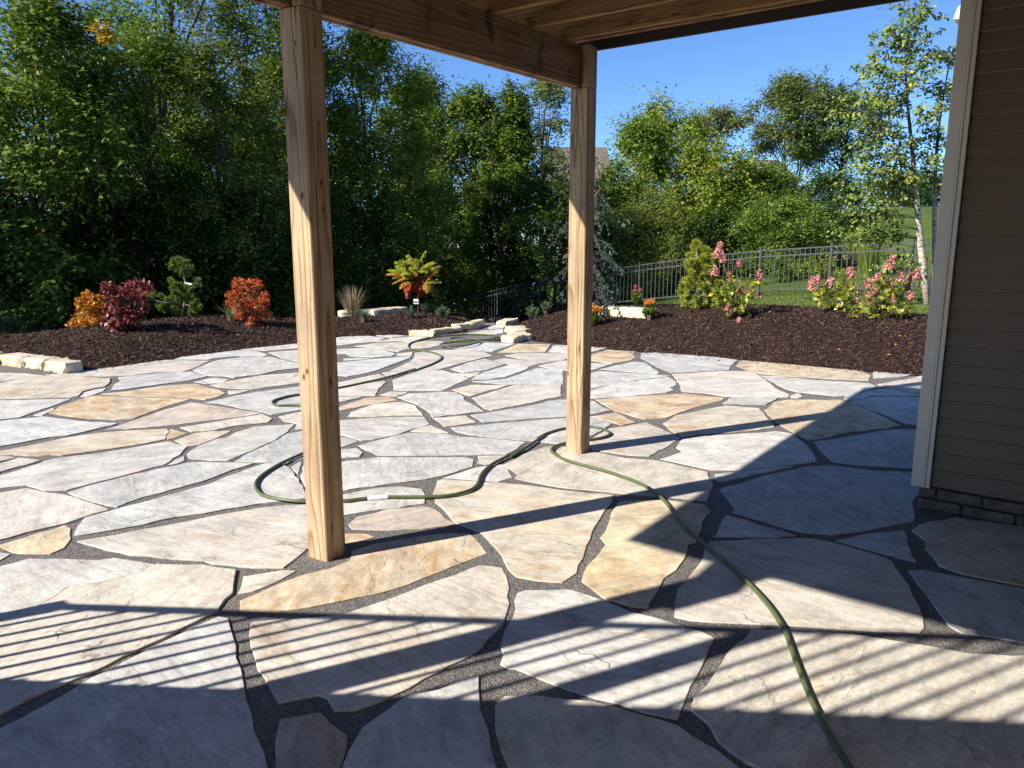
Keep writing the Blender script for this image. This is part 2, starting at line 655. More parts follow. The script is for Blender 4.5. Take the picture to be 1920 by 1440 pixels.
xs = axis([(-90, -20, 5), (-20, -8, 1.5), (-8, 16, 0.5), (16, 30, 1.5), (30, 110, 5)])
ys = axis([(-40, -6, 4), (-6, 12, 1.5), (12, 30, 0.5), (30, 60, 2), (60, 200, 10)])
V, Fc = [], []
for y in ys:
    for x in xs:
        V.append((x, y, base_z(x, y) + (0.03 * noise.noise(Vector((x * 0.7, y * 0.7, 0))) if y > 13 else 0)))
nx = len(xs)
for j in range(len(ys) - 1):
    for i in range(nx - 1):
        Fc.append((j * nx + i, j * nx + i + 1, (j + 1) * nx + i + 1, (j + 1) * nx + i))
lawn = np_obj('lawn', V, Fc, M['lawn'], smooth=True)
tag(lawn, 'mown green lawn sloping away behind the planting beds', kind='structure')
da = lawn.data.attributes.new('dry', 'FLOAT', 'POINT')
dry = []
for x, y, z in V:
    dB = y - (15.2 - 0.28 * max(0, x - 1) if x > 1 else 15.6)
    dry.append(max(0.0, 1 - abs(dB - 0.2) / 1.6) if -3 < x < 14 else 0.0)
da.data.foreach_set('value', np.array(dry, dtype=np.float32))

# gravel sheet the flagstones lie in
poly = [(-10, -4), (9, -4), (9, 7.3), (5.6, 8.75), (4.33, 9.5), (3.03, 10.45), (1.84, 11.15), (1.12, 11.65), (0.35, 12.25), (0.12, 13.2),
        (0.2, 14.6), (-0.6, 14.8), (-0.85, 13.5), (-1.6, 13.15), (-2.8, 12.8), (-3.3, 12.1), (-4.2, 11.1), (-5.2, 9.7), (-6.4, 9.95), (-10, 10.6)]
mb = MB()
mb.add([(x, y, -0.0065) for x, y in poly], [tuple(range(len(poly)))])
patio = mb.build('patio', M['gravel'])
tag(patio, 'patio of irregular flagstones with dark gravel joints', kind='structure')


def unit_(a):
    return a / np.maximum(np.linalg.norm(a, axis=1, keepdims=True), 1e-9)


def bed(name, front, back, crest, label, nu=90, nv=26, seed=0, chips=1100):
    def samp(P, t):
        k = t * (len(P) - 1)
        i = min(int(k), len(P) - 2)
        f = k - i
        # catmull-rom
        p = [np.array(P[max(0, min(len(P) - 1, i + d))], dtype=float) for d in (-1, 0, 1, 2)]
        return 0.5 * ((2 * p[1]) + (-p[0] + p[2]) * f + (2 * p[0] - 5 * p[1] + 4 * p[2] - p[3]) * f * f + (-p[0] + 3 * p[1] - 3 * p[2] + p[3]) * f ** 3)
    V = np.zeros((nu + 1, nv + 1, 3))
    for i in range(nu + 1):
        t = i / nu
        a, b = samp(front, t), samp(back, t)
        hc = float(samp([(c, 0) for c in crest], t)[0])
        for j in range(nv + 1):
            v = j / nv
            p = a * (1 - v) + b * v
            prof = (math.sin(min(1.0, v / 0.58) * math.pi / 2) ** 1.15) if v < 0.58 else math.cos((v - 0.58) / 0.42 * math.pi / 2)
            z0 = -0.005 * (1 - v) + (base_z(p[0], p[1]) - 0.02) * v
            z = z0 + hc * prof + 0.018 * noise.noise(Vector((p[0] * 2.2, p[1] * 2.2, seed))) * min(1, 6 * v)
            V[i, j] = (p[0], p[1], z)
    idx = lambda i, j: i * (nv + 1) + j
    Fc = [(idx(i, j), idx(i + 1, j), idx(i + 1, j + 1), idx(i, j + 1)) for i in range(nu) for j in range(nv)]
    o = np_obj(name, V.reshape(-1, 3), Fc, M['soil'], smooth=True)
    tag(o, label, kind='structure')
    # shredded bark, far too many to count: one part
    A = V.reshape(-1, 3)
    q = np.array(Fc)
    area = np.linalg.norm(np.cross(A[q[:, 1]] - A[q[:, 0]], A[q[:, 3]] - A[q[:, 0]]), axis=1)
    n = int(area.sum() * chips)
    pick = rng.choice(len(q), n, p=area / area.sum())
    u, v = rng.random((n, 1)), rng.random((n, 1))
    P = A[q[pick, 0]] * (1 - u) * (1 - v) + A[q[pick, 1]] * u * (1 - v) + A[q[pick, 2]] * u * v + A[q[pick, 3]] * (1 - u) * v
    P[:, 2] += rng.random(n) * 0.018 + 0.002
    ang = rng.random(n) * 2 * np.pi
    tilt = rng.normal(0, 0.45, n)
    d = np.stack([np.cos(ang) * np.cos(tilt), np.sin(ang) * np.cos(tilt), np.sin(tilt)], 1)
    side = np.stack([-np.sin(ang), np.cos(ang), rng.normal(0, 0.7, n)], 1)
    side /= np.linalg.norm(side, axis=1, keepdims=True)
    L = (0.012 + 0.034 * rng.random(n) ** 2)[:, None]
    w = (0.003 + 0.006 * rng.random(n))[:, None]
    VV = np.stack([P - d * L - side * w * 0.6, P - d * L * 0.8 + side * w, P + d * L + side * w * 0.5, P + d * L * 0.7 - side * w], 1).reshape(-1, 3)
    ns = 420
    ii = rng.integers(2, nu - 2, ns)
    out = A.reshape(nu + 1, nv + 1, 3)
    dirn = unit_(out[ii, 0] - out[ii, 4])
    P2 = out[ii, 0] + dirn * (rng.random((ns, 1)) ** 2.2 * 0.35 - 0.01) + rng.normal(0, 0.03, (ns, 3))
    P2[:, 2] = 0.009
    a2 = rng.random(ns) * 6.28
    d2 = np.stack([np.cos(a2), np.sin(a2), np.zeros(ns)], 1)
    s2 = np.stack([-np.sin(a2), np.cos(a2), rng.normal(0, 0.2, ns)], 1)
    L2 = (0.008 + 0.018 * rng.random(ns))[:, None]
    w2 = (0.003 + 0.004 * rng.random(ns))[:, None]
    V2 = np.stack([P2 - d2 * L2 - s2 * w2, P2 - d2 * L2 + s2 * w2, P2 + d2 * L2 + s2 * w2, P2 + d2 * L2 - s2 * w2], 1).reshape(-1, 3)
    VV = np.concatenate([VV, V2])
    n += ns
    c = np_obj('bark_chips', VV, np.arange(n * 4).reshape(n, 4), M['mulch'], o)
    tag(c, kind='stuff')
    return o


bed_l = bed('mulch_bed', [(-7.6, 10.25), (-6.2, 9.72), (-5.3, 9.42), (-4.26, 10.87), (-3.32, 11.91), (-2.8, 12.6), (-1.75, 12.9), (-0.95, 13.15), (-0.62, 14.0)],
            [(-9.6, 12.5), (-8.4, 13.0), (-7.0, 13.9), (-5.6, 14.9), (-4.5, 15.6), (-3.3, 16.6), (-2.2, 17.0), (-1.3, 16.8), (-0.75, 15.6)],
            [0.1, 0.18, 0.309, 0.343, 0.25, 0.261, 0.32, 0.221, 0.108], 'dark brown mulch mound left of the stone path', seed=3)
bed_r = bed('mulch_bed', [(0.02, 13.6), (0.1, 12.5), (0.5, 11.98), (1.12, 11.51), (1.84, 10.97), (3.03, 10.3), (4.33, 9.35), (5.5, 8.72), (7.0, 7.9)],
            [(0.25, 15.0), (0.7, 15.9), (1.5, 16.3), (2.4, 16.1), (3.4, 15.6), (5.0, 14.7), (6.6, 13.9), (8.2, 13.0), (9.6, 12.0)],
            [0.125, 0.231, 0.372, 0.448, 0.506, 0.537, 0.529, 0.44, 0.4], 'dark brown mulch mound between the stone path and the house', nu=100, seed=9)

# everything later is set down on these
gv, gf = [], []
for o in (lawn, bed_l, bed_r):
    k = len(gv)
    gv += [tuple(v.co) for v in o.data.vertices]
    gf += [tuple(i + k for i in p.vertices) for p in o.data.polygons]
BVH = BVHTree.FromPolygons(gv, gf)


def ground(x, y):
    h = BVH.ray_cast(Vector((x, y, 60)), Vector((0, 0, -1)))
    return h[0].z if h[0] is not None else 0.0


def foot(px, py, far=17.2):                       # the spot of ground seen at a photo pixel
    for k in range(60):
        d = ray(px, py + k).normalized()
        h = BVH.ray_cast(Vector((0, 0, EYE)), d)
        if h[0] is not None and h[0].y < far:
            return h[0]
    return G(px, py)


# ------------------------------------------------------------------ flagstones
TILES = {'T1': (0, 620, 4.8), 'T2': (380, 600, 4.8), 'T3': (760, 590, 4.8), 'T4': (1080, 620, 4.8), 'T5': (1380, 640, 4.8),
         'U1': (0, 740, 4.8), 'U2': (240, 740, 4.8), 'U3': (620, 700, 4.8), 'U4': (1000, 720, 4.8), 'U5': (1360, 740, 4.8), 'U6': (640, 820, 4.571),
         'V1': (0, 860, 4.8), 'V2': (300, 840, 4.8), 'V3': (940, 840, 4.364), 'V4': (1320, 860, 3.2), 'V5': (0, 1000, 3.273),
         'V6': (400, 1000, 3.273), 'V7': (840, 1000, 3.273), 'V8': (1360, 1000, 3.273)}
STONES = '''
p T1 -60,372 230,380 370,395 345,410 -60,462
p T1 410,395 560,385 700,364 870,342 1200,292 1500,262 1880,270 1740,335 1640,368 1420,372 1200,398 980,408 600,415
g T1 1570,260 1640,236 T2 100,299 330,270 500,282 590,315 540,328 330,325 100,346 T1 1880,258
p T2 340,264 860,210 1000,190 1000,245 870,252 560,275
w T2 590,292 870,270 1000,262 1000,380 860,375 720,345
w T1 1735,355 1880,292 T2 150,360 330,338 620,332 760,368 880,390 1000,400 1000,420 880,432 680,452 540,488 280,520 200,505 60,500 T1 1840,395
g T1 1065,420 1200,405 1430,385 1720,370 1870,410 1700,450 1400,490 1150,525 990,542 1020,490 1080,455
m T1 -60,480 350,402 560,415 1000,430 985,470 940,505 820,525 750,545 700,590 640,598 -60,617
w T1 720,590 760,555 850,530 960,515 930,545 850,575 780,595
o T1 900,568 1150,545 1480,495 1760,478 1900,520 T2 140,625 205,658 140,690 20,715 T1 1700,603 1200,588
w T1 1745,458 1900,425 T2 110,518 240,532 180,558 40,578 T1 1880,480
t T2 60,585 240,545 540,495 880,470 1000,455 1000,550 880,565 640,595 450,620 290,615 150,605
w T2 230,635 430,630 340,655 240,675
g T2 20,742 250,690 480,648 900,595 U2 1700,30 1700,100 1560,132 1290,178 1220,155 1000,118 820,75
w U1 -60,50 400,42 640,38 500,90 330,150 180,205 -60,230
w U1 300,182 470,120 490,127 380,192
o U1 440,160 560,95 800,10 880,5 1200,20 1500,30 1720,35 1480,110 1200,215 1040,225 800,215 600,190
b U1 950,308 1060,280 1160,245 1480,135 1720,70 U2 640,78 900,117 1210,165 1000,200 700,235 440,268 0,305
g U1 -60,242 180,217 400,197 560,217 760,242 1060,257 1000,280 900,300 760,335 600,370 440,385 200,430 -60,472
m U1 -60,520 250,460 560,395 860,345 1200,320 1500,305 1525,330 1495,365 1490,400 1300,440 1000,485 760,520 560,545 260,550 120,540
o U1 1532,307 1690,345 1500,407 1500,370 1530,332
t U2 470,295 640,270 900,225 1210,175 1300,215 1260,250 1000,275 780,320 570,332
b U2 420,410 600,345 760,325 930,325 780,395 640,450 530,465
w U2 530,530 620,465 780,400 880,385 960,340 1130,285 1500,262 1440,330 1300,420 1000,550 900,590 760,590 560,575
w U1 -60,745 240,655 480,578 900,530 1280,462 1520,420 1680,470 1620,540 1470,632 1380,650 V1 1050,165 800,228 600,280 400,285 240,240 -60,270
p U1 -60,545 150,570 -60,615
p U1 -60,635 170,567 300,580 370,590 240,630 100,665 -60,715
w U2 355,638 430,580 505,548 510,590 440,620
g V1 610,300 800,240 1100,165 1400,95 1720,32 V2 330,127 600,132 840,140 640,200 380,300 0,405 V1 1300,340 1050,432 900,400 640,318
p V1 -60,315 240,267 420,305 580,325 700,355 980,460 740,530 600,580 380,630 -60,745
g V1 665,695 700,610 760,530 1000,465 1400,360 1700,275 V2 420,330 640,240 860,165 960,132 1080,132 1160,175 1250,280 1310,410 1312,455 1100,478 900,500 600,548 400,588 0,648 V1 1300,592 1000,645 780,680
w V2 1180,165 1262,118 1275,140 1240,228
w V2 1265,245 1300,140 1480,110 1480,420 1320,370
g U2 960,600 1040,545 1300,425 1430,350 1580,322 1700,310 1700,500 1600,560 1480,605 1200,605
t U2 1355,195 1600,140 1720,140 1720,290 1500,315 1520,258 1410,240
w T2 1010,190 1240,152 1400,132 1650,158 1560,195 1400,205 1240,228 1010,255
p T2 1430,123 1500,115 1840,142 1700,158
t T2 1560,198 1700,165 1860,150 T3 130,195 230,210 130,235 40,250 T2 1800,190
t T2 1360,235 1560,207 1800,200 1900,202 T3 180,235 340,240 360,265 200,300 20,310 T2 1760,285 1640,265 1500,245
w T2 1010,275 1240,260 1480,250 1640,272 1740,305 1700,325 1540,335 1330,325 1290,302 1010,310
w T2 1270,347 1400,337 1530,346 1400,355 1260,365
g T2 1010,395 1250,380 1540,352 1880,325 1860,345 1600,440 1420,490 1300,505 1010,485
t T2 1750,302 1895,287 1880,318 1740,323
p T3 75,395 90,340 300,315 500,318 720,340 790,372 700,388 500,440 280,500 120,510 T2 1690,455 1850,380
g T3 440,308 640,262 740,248 995,260 900,290 780,330 600,322
y T3 830,340 1010,264 1310,267 1280,310 1260,335 1000,340
w T3 1290,335 1330,277 1405,274 T4 280,157 200,180 100,205 T3 1405,338
p T3 895,365 1000,346 1405,343 1560,345 1560,375 1405,408 1250,432 1060,402
w T3 800,410 900,390 1060,410 1230,435 1110,465 950,450
w T3 405,490 560,430 710,395 900,442 720,500 520,525
t T3 430,527 520,532 680,512 640,550 590,560
w T3 590,585 680,525 930,452 1110,470 1090,490 900,560 760,580
g T3 600,600 900,577 1100,507 1190,477 1420,497 1420,625 900,627
w T3 1205,460 1405,415 T4 95,287 310,303 95,372 T3 1405,495 1280,478
w U3 570,150 555,62 680,15 800,-25 1000,-30 1250,40 1050,135 1000,155 690,155
t U3 440,195 540,162 670,165 690,175 600,205
p U3 0,145 105,132 480,67 500,80 430,140 400,200 110,202 0,202
t T2 1100,585 1255,555 1580,485 1650,515 1500,555 1260,600 1100,625
w T2 1615,475 1700,460 1850,465 1700,510 1650,505
w U3 20,212 290,210 130,250 20,270
o U3 0,330 105,290 300,222 520,207 600,240 400,270 110,330 0,350
t U3 150,390 180,350 400,275 640,257 760,290 790,330 830,375 600,380 400,388
w U3 600,215 700,180 980,167 1130,167 1200,215 1210,245 1300,290 1380,345 1200,365 920,395 880,345 830,310 780,280 700,250
t U3 1090,145 1260,102 1600,107 1260,205 1210,190 1150,165
p U3 1270,220 1640,107 1900,100 U4 250,0 250,110 130,130 0,165 U3 1700,285 1450,330 1380,315 1320,265
t U3 920,400 1210,377 1310,440 1030,480
g U3 1260,375 1560,330 1700,305 1900,268 U4 130,150 250,137 480,142 545,152 620,205 700,235 560,268 470,283 250,295 0,312 U3 1370,440
w U3 20,425 130,420 500,395 840,390 890,455 780,490 600,555 380,600 280,605 130,560 20,540
w U3 20,560 130,575 250,610 130,650 20,680
t U3 720,520 800,485 900,465 1060,535 900,530
g U3 250,645 380,605 700,532 1050,545 1160,570 1400,580 1760,620 1640,700 1580,725 1000,735 420,735 320,690
g U3 1085,490 1400,462 1900,420 U4 250,312 480,294 530,294 705,358 620,420 470,490 250,540 60,520 U3 1850,605 1700,600 1250,550 1130,525
w U3 20,690 130,682 240,677 290,715 260,750 130,758 20,765
g U6 -150,240 45,200 330,167 1050,167 1135,187 1125,250 900,320 740,355 400,400 50,450 -150,470
w U6 1170,157 1440,152 1340,220 1240,230 1165,215
w U6 870,345 1100,270 1260,240 1380,230 1430,270 1465,340 1340,375
w U6 -100,500 55,480 300,430 500,417 690,440 720,490 715,565 500,600 200,635 55,660 -100,690
b U6 60,745 130,680 400,612 710,587 790,610 960,730 1000,745 700,780 400,793 200,788 90,783
o V6 790,0 930,0 990,20 900,50 825,62 790,65
m U6 785,475 820,370 860,355 1340,382 V3 270,310 520,347 925,384 900,450 830,540 800,590 760,650 730,740 V7 830,150 790,240 700,300 560,290 420,265 370,220 330,135 260,55 210,0 U6 960,720 900,640 800,550
t U6 1385,230 1560,140 1740,75 U4 300,560 480,600 V3 800,37 1000,77 1290,102 1690,195 1690,230 1720,270 1735,300 1710,350 1690,400 1680,430 1350,398 1000,370 700,338 480,318 300,285 110,245 130,215
y V3 870,640 900,530 960,445 1010,434 1300,427 1660,460 1720,520 1665,570 1640,660 1600,765 1530,785 1520,850 1500,905 V7 1400,225 1325,275 1290,350 1235,425 1230,455 1140,450 1030,418 970,405 820,290 860,190 970,65 935,25
p U4 475,580 500,500 610,440 680,400 900,362 1020,342 1330,482 1220,555 1040,648 880,640 600,605
o U4 530,290 740,258 920,345 800,370 700,340
o U4 560,140 880,112 1340,82 1720,120 1700,145 1430,215 1190,305 1000,315 900,290 720,235
m U4 1165,355 1270,285 1500,235 1720,195 U5 0,97 300,120 330,150 380,215 440,270 435,295 300,315 0,345 U4 1520,455 1340,475 1240,420
w T4 1320,655 1390,602 1820,602 1780,630 1710,665
p T4 865,390 1300,364 1560,367 1640,395 T5 370,430 485,480 470,502 0,498 T4 1350,590 1150,560 950,548 930,480
w T4 95,545 380,472 830,417 900,460 905,490 840,510 880,535 800,560 400,595 95,613 0,620 0,560
w T4 0,420 95,387 200,362 750,395 850,405 500,450 200,505 95,528 0,535
g T4 210,345 510,277 620,285 750,375 730,390 500,370
o T4 100,260 110,225 290,172 540,187 510,215 540,240 500,265 320,298
g T4 580,245 590,202 760,197 1000,212 1250,237 1460,264 1400,310 1380,350 1280,355 860,378 740,330 640,275
y T5 0,220 40,167 600,210 1125,260 1212,310 1195,352 900,340 500,315 220,290 120,262
w T5 220,305 400,312 700,345 1200,375 1260,400 1240,425 1000,488 900,490 700,470 550,455 430,420
w T5 1240,335 1235,267 1600,294 1500,320
t T5 1270,385 1600,330 1675,307 1780,300 1780,480 1650,465 1550,450 1430,420 1330,410
g T5 1280,432 1400,427 1660,482 1780,490 1210,490 1150,518 1080,526 970,523 1000,489
w T5 490,485 560,467 600,495 560,510 490,505
y U5 350,140 440,62 560,42 1040,44 1200,97 1400,185 1585,278 1440,305 1120,335 860,400 740,405 600,330 470,262
g U5 1110,60 1210,52 1310,22 1500,20 1900,24 1900,290 1700,270 1590,250 1400,165
g U5 795,425 1000,397 1280,347 1440,317 1900,305 1900,660 1690,664 1440,646 1220,636 960,601 850,500
w U4 1345,490 1500,467 1900,442 U5 300,342 460,327 600,350 720,440 790,520 825,600 600,630 140,680 V3 1900,178 1720,178 1500,130 1300,87 U4 1340,605 1285,570
w V4 65,95 200,77 500,47 540,52 350,90 120,138 80,138
g V4 90,185 350,102 600,47 760,37 880,52 1050,72 1250,77 1310,200 1255,250 1270,330 1260,375 1000,425 760,455 600,440 420,395 170,320 190,300 150,250
w V4 60,468 130,337 240,365 550,460 420,473
g V4 790,490 960,450 1200,427 1240,540 1278,618 1160,590 1070,565
m V4 1250,430 1290,397 1500,352 1920,412 2100,440 2100,800 1920,760 1550,690 1410,640 1330,540 1330,490
t V4 30,497 300,482 640,480 760,502 1080,592 1125,612 1200,720 1285,870 V8 1215,520 1220,580 1195,605 800,588 400,563 0,545 V7 1640,543 1500,533 1390,510 1395,420 1410,340 1470,280 1540,190 V4 0,552
g V8 1125,230 1220,224 1500,277 1833,337 2000,362 2000,680 1833,668 1640,633 1450,608 1370,565 1280,440 1180,310
t V8 130,642 160,592 400,587 900,637 1250,692 1500,740 2000,757 2000,1900 500,1900 210,1440 130,1408 0,1318 V7 1650,1268 1600,1170 1490,1085 1510,1010 1640,860 1760,692
t V7 290,1050 350,997 550,992 870,1027 1150,1102 1410,1177 1500,1242 1640,1322 1770,1422 1850,1500 1900,1900 420,1900 400,1500 330,1340 290,1200
g V6 700,1900 790,1430 830,1330 920,1180 1060,1085 1190,987 1380,957 1630,874 V7 190,960 200,1080 250,1210 265,1310 310,1480 330,1900
b V6 400,1600 385,1440 380,1280 410,1140 660,1097 825,1235 815,1330 790,1400 740,1600
t V6 230,542 500,522 800,492 950,442 1100,392 1400,277 1560,217 1630,192 1702,197 V7 330,207 360,260 378,330 378,430 350,520 330,570 240,650 210,700 100,770 0,813 V6 1400,840 1200,950 1000,1040 870,1083 740,1088 700,1010 640,990 400,1040 350,950 270,830 220,620
o V6 165,412 350,330 560,250 720,212 840,162 850,105 1000,60 1200,25 1380,0 1570,-5 1620,40 1680,120 1560,165 1400,230 1200,310 1000,370 800,410 600,450 480,468 400,478 250,473 165,468
t V6 150,370 185,262 430,222 510,227 400,290 240,355
y V1 -60,790 200,712 580,597 640,630 640,720 580,800 450,855 200,850 120,840 20,802
w V1 -60,835 100,857 -60,950
p V1 690,740 860,712 1250,637 1600,577 V2 480,607 900,532 1150,507 1330,505 1480,560 1480,800 V6 620,60 570,100 510,150 430,211 250,210 0,188 V5 1250,168 1000,150 800,133 660,103
w V5 -60,215 80,180 180,152 450,157 600,162 700,147 955,188 860,240 640,290 415,327 335,385 230,440 -60,508
t V5 960,192 1240,197 1450,227 1430,370 1380,410 1335,475 1200,545 900,690 500,880 300,960 -60,1140 -60,514 232,446 339,391 419,333 643,296 865,246
g V5 -60,1220 300,1037 560,882 900,717 1200,572 1340,512 1400,522 1420,600 1450,690 1480,830 1500,940 1545,1100 1560,1210 1620,1340 1660,1500 1700,1900 -60,1900
w V7 425,365 470,347 740,342 850,374 965,414 1130,482 1300,522 1560,602 1640,642 1560,810 1490,930 1440,1060 1410,1138 1200,1096 900,1008 740,958 560,888 420,830 375,830 320,800 342,740 320,690 350,590 400,510
p T3 560,168 700,140 880,128 880,162 800,180 640,178
g T3 740,118 790,96 890,96 885,122 770,130
'''
PAL = {'w': ((0.545, 0.53, 0.50), 0.05), 'g': ((0.505, 0.502, 0.488), 0.02), 't': ((0.56, 0.515, 0.45), 0.12), 'p': ((0.54, 0.495, 0.445), 0.09),
       'm': ((0.55, 0.495, 0.41), 0.23), 'o': ((0.54, 0.45, 0.335), 0.34), 'y': ((0.57, 0.495, 0.35), 0.27), 'b': ((0.50, 0.43, 0.37), 0.17)}
SN = 0


def flagstone(pts, code):
    """pts: outline on the ground, any orientation"""
    global SN
    P = [Vector((p[0], p[1], 0)) for p in pts]
    ar = sum(P[i].x * P[(i + 1) % len(P)].y - P[(i + 1) % len(P)].x * P[i].y for i in range(len(P))) / 2
    if ar < 0:
        P.reverse()
    Q = []
    rs = random.Random(SN * 13 + 5)
    for i in range(len(P)):
        a, b = P[i], P[(i + 1) % len(P)]
        L = (b - a).length
        n = max(1, min(12, int(L / 0.075)))
        nrm = Vector(((b - a).y, -(b - a).x, 0)).normalized() if L > 1e-6 else Vector((0, 0, 0))
        Q.append(a)
        for k in range(1, n):
            Q.append(a.lerp(b, k / n) + nrm * rs.uniform(-0.010, 0.007))
    n = len(Q)
    c = sum(Q, Vector()) / n
    top = rs.uniform(-0.002, 0.004)
    tl_ = Vector((rs.uniform(-1, 1), rs.uniform(-1, 1), 0)) * 0.004
    inner = []
    for i in range(n):
        a, b, d = Q[i - 1], Q[i], Q[(i + 1) % n]
        n1 = Vector((-(b - a).y, (b - a).x, 0))
        n2 = Vector((-(d - b).y, (d - b).x, 0))
        n1 = n1.normalized() if n1.length > 1e-6 else n1
        n2 = n2.normalized() if n2.length > 1e-6 else n2
        m = n1 + n2
        m = m.normalized() if m.length > 1e-3 else n1
        inner.append(b + m * 0.0028)
    vs = [(q.x - c.x, q.y - c.y, -0.045) for q in Q] + [(q.x - c.x, q.y - c.y, top - 0.0016 + (q - c).dot(tl_)) for q in Q] + [(q.x - c.x, q.y - c.y, top + (q - c).dot(tl_)) for q in inner]
    fs = [tuple(range(2 * n, 3 * n))]
    for i in range(n):
        j = (i + 1) % n
        fs.append((i, j, n + j, n + i))
        fs.append((n + i, n + j, 2 * n + j, 2 * n + i))
    me = bpy.data.meshes.new('flagstone')
    me.from_pydata(vs, [], fs)
    me.update()
    me.materials.append(M['stone'])
    o = bpy.data.objects.new('flagstone', me)
    link(o, patio, Matrix.Translation(c))
    (r, g, b), a = PAL[code]
    v = rs.uniform(0.9, 1.07)
    o.color = (r * v, g * v, b * v, max(0.0, a + rs.uniform(-0.04, 0.05)))
    SN += 1
    return o


REACH = random.Random(77)
for ln in STONES.strip().splitlines():
    tk = ln.split()
    tl = None
    raw = []
    for q in tk[1:]:
        if q in TILES:
            tl = TILES[q]
        else:
            x, y = q.split(',')
            raw.append((tl[0] + float(x) / tl[2], tl[1] + float(y) / tl[2]))
    pts = []
    reach = REACH.uniform(215, 300)
    for i, (px, py) in enumerate(raw):
        if px < -11:                              # cut by the photo's left edge: the stone runs on
            prv, nxt = raw[i - 1], raw[(i + 1) % len(raw)]
            inn = prv if nxt[0] < -11 else nxt
            sl = (py - inn[1]) / (px - inn[0]) if abs(px - inn[0]) > 1 else 0
            ext = (px - reach, py - max(-0.35, min(0.35, sl)) * reach * 0.6)
            pts += [(px, py), ext] if nxt[0] < -11 else [ext, (px, py)]
        else:
            pts.append((px, py))
    flagstone([tuple(G(*q))[:2] for q in pts], tk[0])

# the patio goes on outside the photo with more of the same stones
seeds = []
rs = random.Random(5)
for i in range(-12, 12):
    for j in range(-6, 16):
        seeds.append((i * 0.85 + rs.uniform(-0.33, 0.33), j * 0.75 + rs.uniform(-0.3, 0.3)))


def side_line(c):
    p, q = G(c, 690), G(c, 1440)
    d = (q - p).to_2d().normalized()
    return (p.x, p.y), (d.y, -d.x)                # point, normal


LINE_L, LINE_R = side_line(-325), side_line(2030)
if (-1000 - LINE_L[0][0]) * LINE_L[1][0] < 0:
    LINE_L = (LINE_L[0], (-LINE_L[1][0], -LINE_L[1][1]))
if (1000 - LINE_R[0][0]) * LINE_R[1][0] < 0:
    LINE_R = (LINE_R[0], (-LINE_R[1][0], -LINE_R[1][1]))
LINE_N = ((0, 1.70), (0, -1))


def side(pt, ln):
    return (pt[0] - ln[0][0]) * ln[1][0] + (pt[1] - ln[0][1]) * ln[1][1]


def keep_side(cell, ln):
    out = []
    for i in range(len(cell)):
        a, b = cell[i], cell[(i + 1) % len(cell)]
        u, v = side(a, ln), side(b, ln)
        if u >= 0:
            out.append(a)
        if (u > 0) != (v > 0):
            t = u / (u - v)
            out.append((a[0] + (b[0] - a[0]) * t, a[1] + (b[1] - a[1]) * t))
    return out


def in_poly(x, y, P):
    c = False
    for i in range(len(P)):
        (x1, y1), (x2, y2) = P[i - 1], P[i]
        if (y1 > y) != (y2 > y) and x < (x2 - x1) * (y - y1) / (y2 - y1) + x1:
            c = not c
    return c


for k, (sx, sy) in enumerate(seeds):
    w1 = sx * D1.x + sy * D1.y
    w2 = sx * D2.x + sy * D2.y
    if w1 > 4.9 and w2 > -0.9:
        continue
    if w2 > 1.3:
        continue
    if not in_poly(sx, sy, [(x * 0.97, y * 0.97) for x, y in poly]):
        continue
    cell = [(sx - 1.2, sy - 1.2), (sx + 1.2, sy - 1.2), (sx + 1.2, sy + 1.2), (sx - 1.2, sy + 1.2)]
    for m, (ox, oy) in enumerate(seeds):
        if m == k or abs(ox - sx) > 2.2 or abs(oy - sy) > 2.2:
            continue
        nx_, ny_ = ox - sx, oy - sy
        L = math.hypot(nx_, ny_)
        lim = L / 2 - 0.025
        nx_, ny_ = nx_ / L, ny_ / L
        new = []
        for i in range(len(cell)):
            a, b = cell[i], cell[(i + 1) % len(cell)]
            da_ = (a[0] - sx) * nx_ + (a[1] - sy) * ny_ - lim
            db_ = (b[0] - sx) * nx_ + (b[1] - sy) * ny_ - lim
            if da_ <= 0:
                new.append(a)
            if (da_ < 0) != (db_ < 0):
                t = da_ / (da_ - db_)
                new.append((a[0] + (b[0] - a[0]) * t, a[1] + (b[1] - a[1]) * t))
        cell = new
    if len(cell) < 3:
        continue
    ln_ = next((q for q in (LINE_N, LINE_L, LINE_R) if side((sx, sy), q) > 0.12), None)
    if ln_ is None:
        continue
    cell = keep_side(cell, ln_)
    if len(cell) < 3 or not all(in_poly(x, y, poly) for x, y in cell):
        continue
    flagstone(cell, rs.choice('wwgttpmo'))

# ------------------------------------------------------------------ deck
deck = empty('deck', W(2.4, -1.2, 0), 'raised timber deck on square wooden posts above the patio', 'deck')
ZB0, ZB1, ZJ1 = 2.68, 2.966, 3.20
PD2 = -3.09
TW = R(-5)                                         # the posts are a little twisted on their footings
pux = (D1 * math.cos(TW) + D2 * math.sin(TW)).normalized()
puy = (D2 * math.cos(TW) - D1 * math.sin(TW)).normalized()
POSTS = {}
labels = ['knotty square timber post in the foreground left of centre', 'square timber post at the far deck corner', None]
for d1, lab in ((2.468, labels[0]), (4.945, labels[1]), (-0.18, None)):
    p = board('post', deck, M['post'], W(d1, PD2, ZB0 / 2 - 0.03), UP, puy, (ZB0 + 0.06, 0.14, 0.14), 0.006)
    POSTS[round(d1, 3)] = p
    board('post_tongue', p, M['post'], W(d1, PD2, 0) + puy * 0.043 + UP * (ZB0 + 0.142), UP, puy, (0.282, 0.139, 0.054), 0.004)
    if lab:
        p['label'] = lab
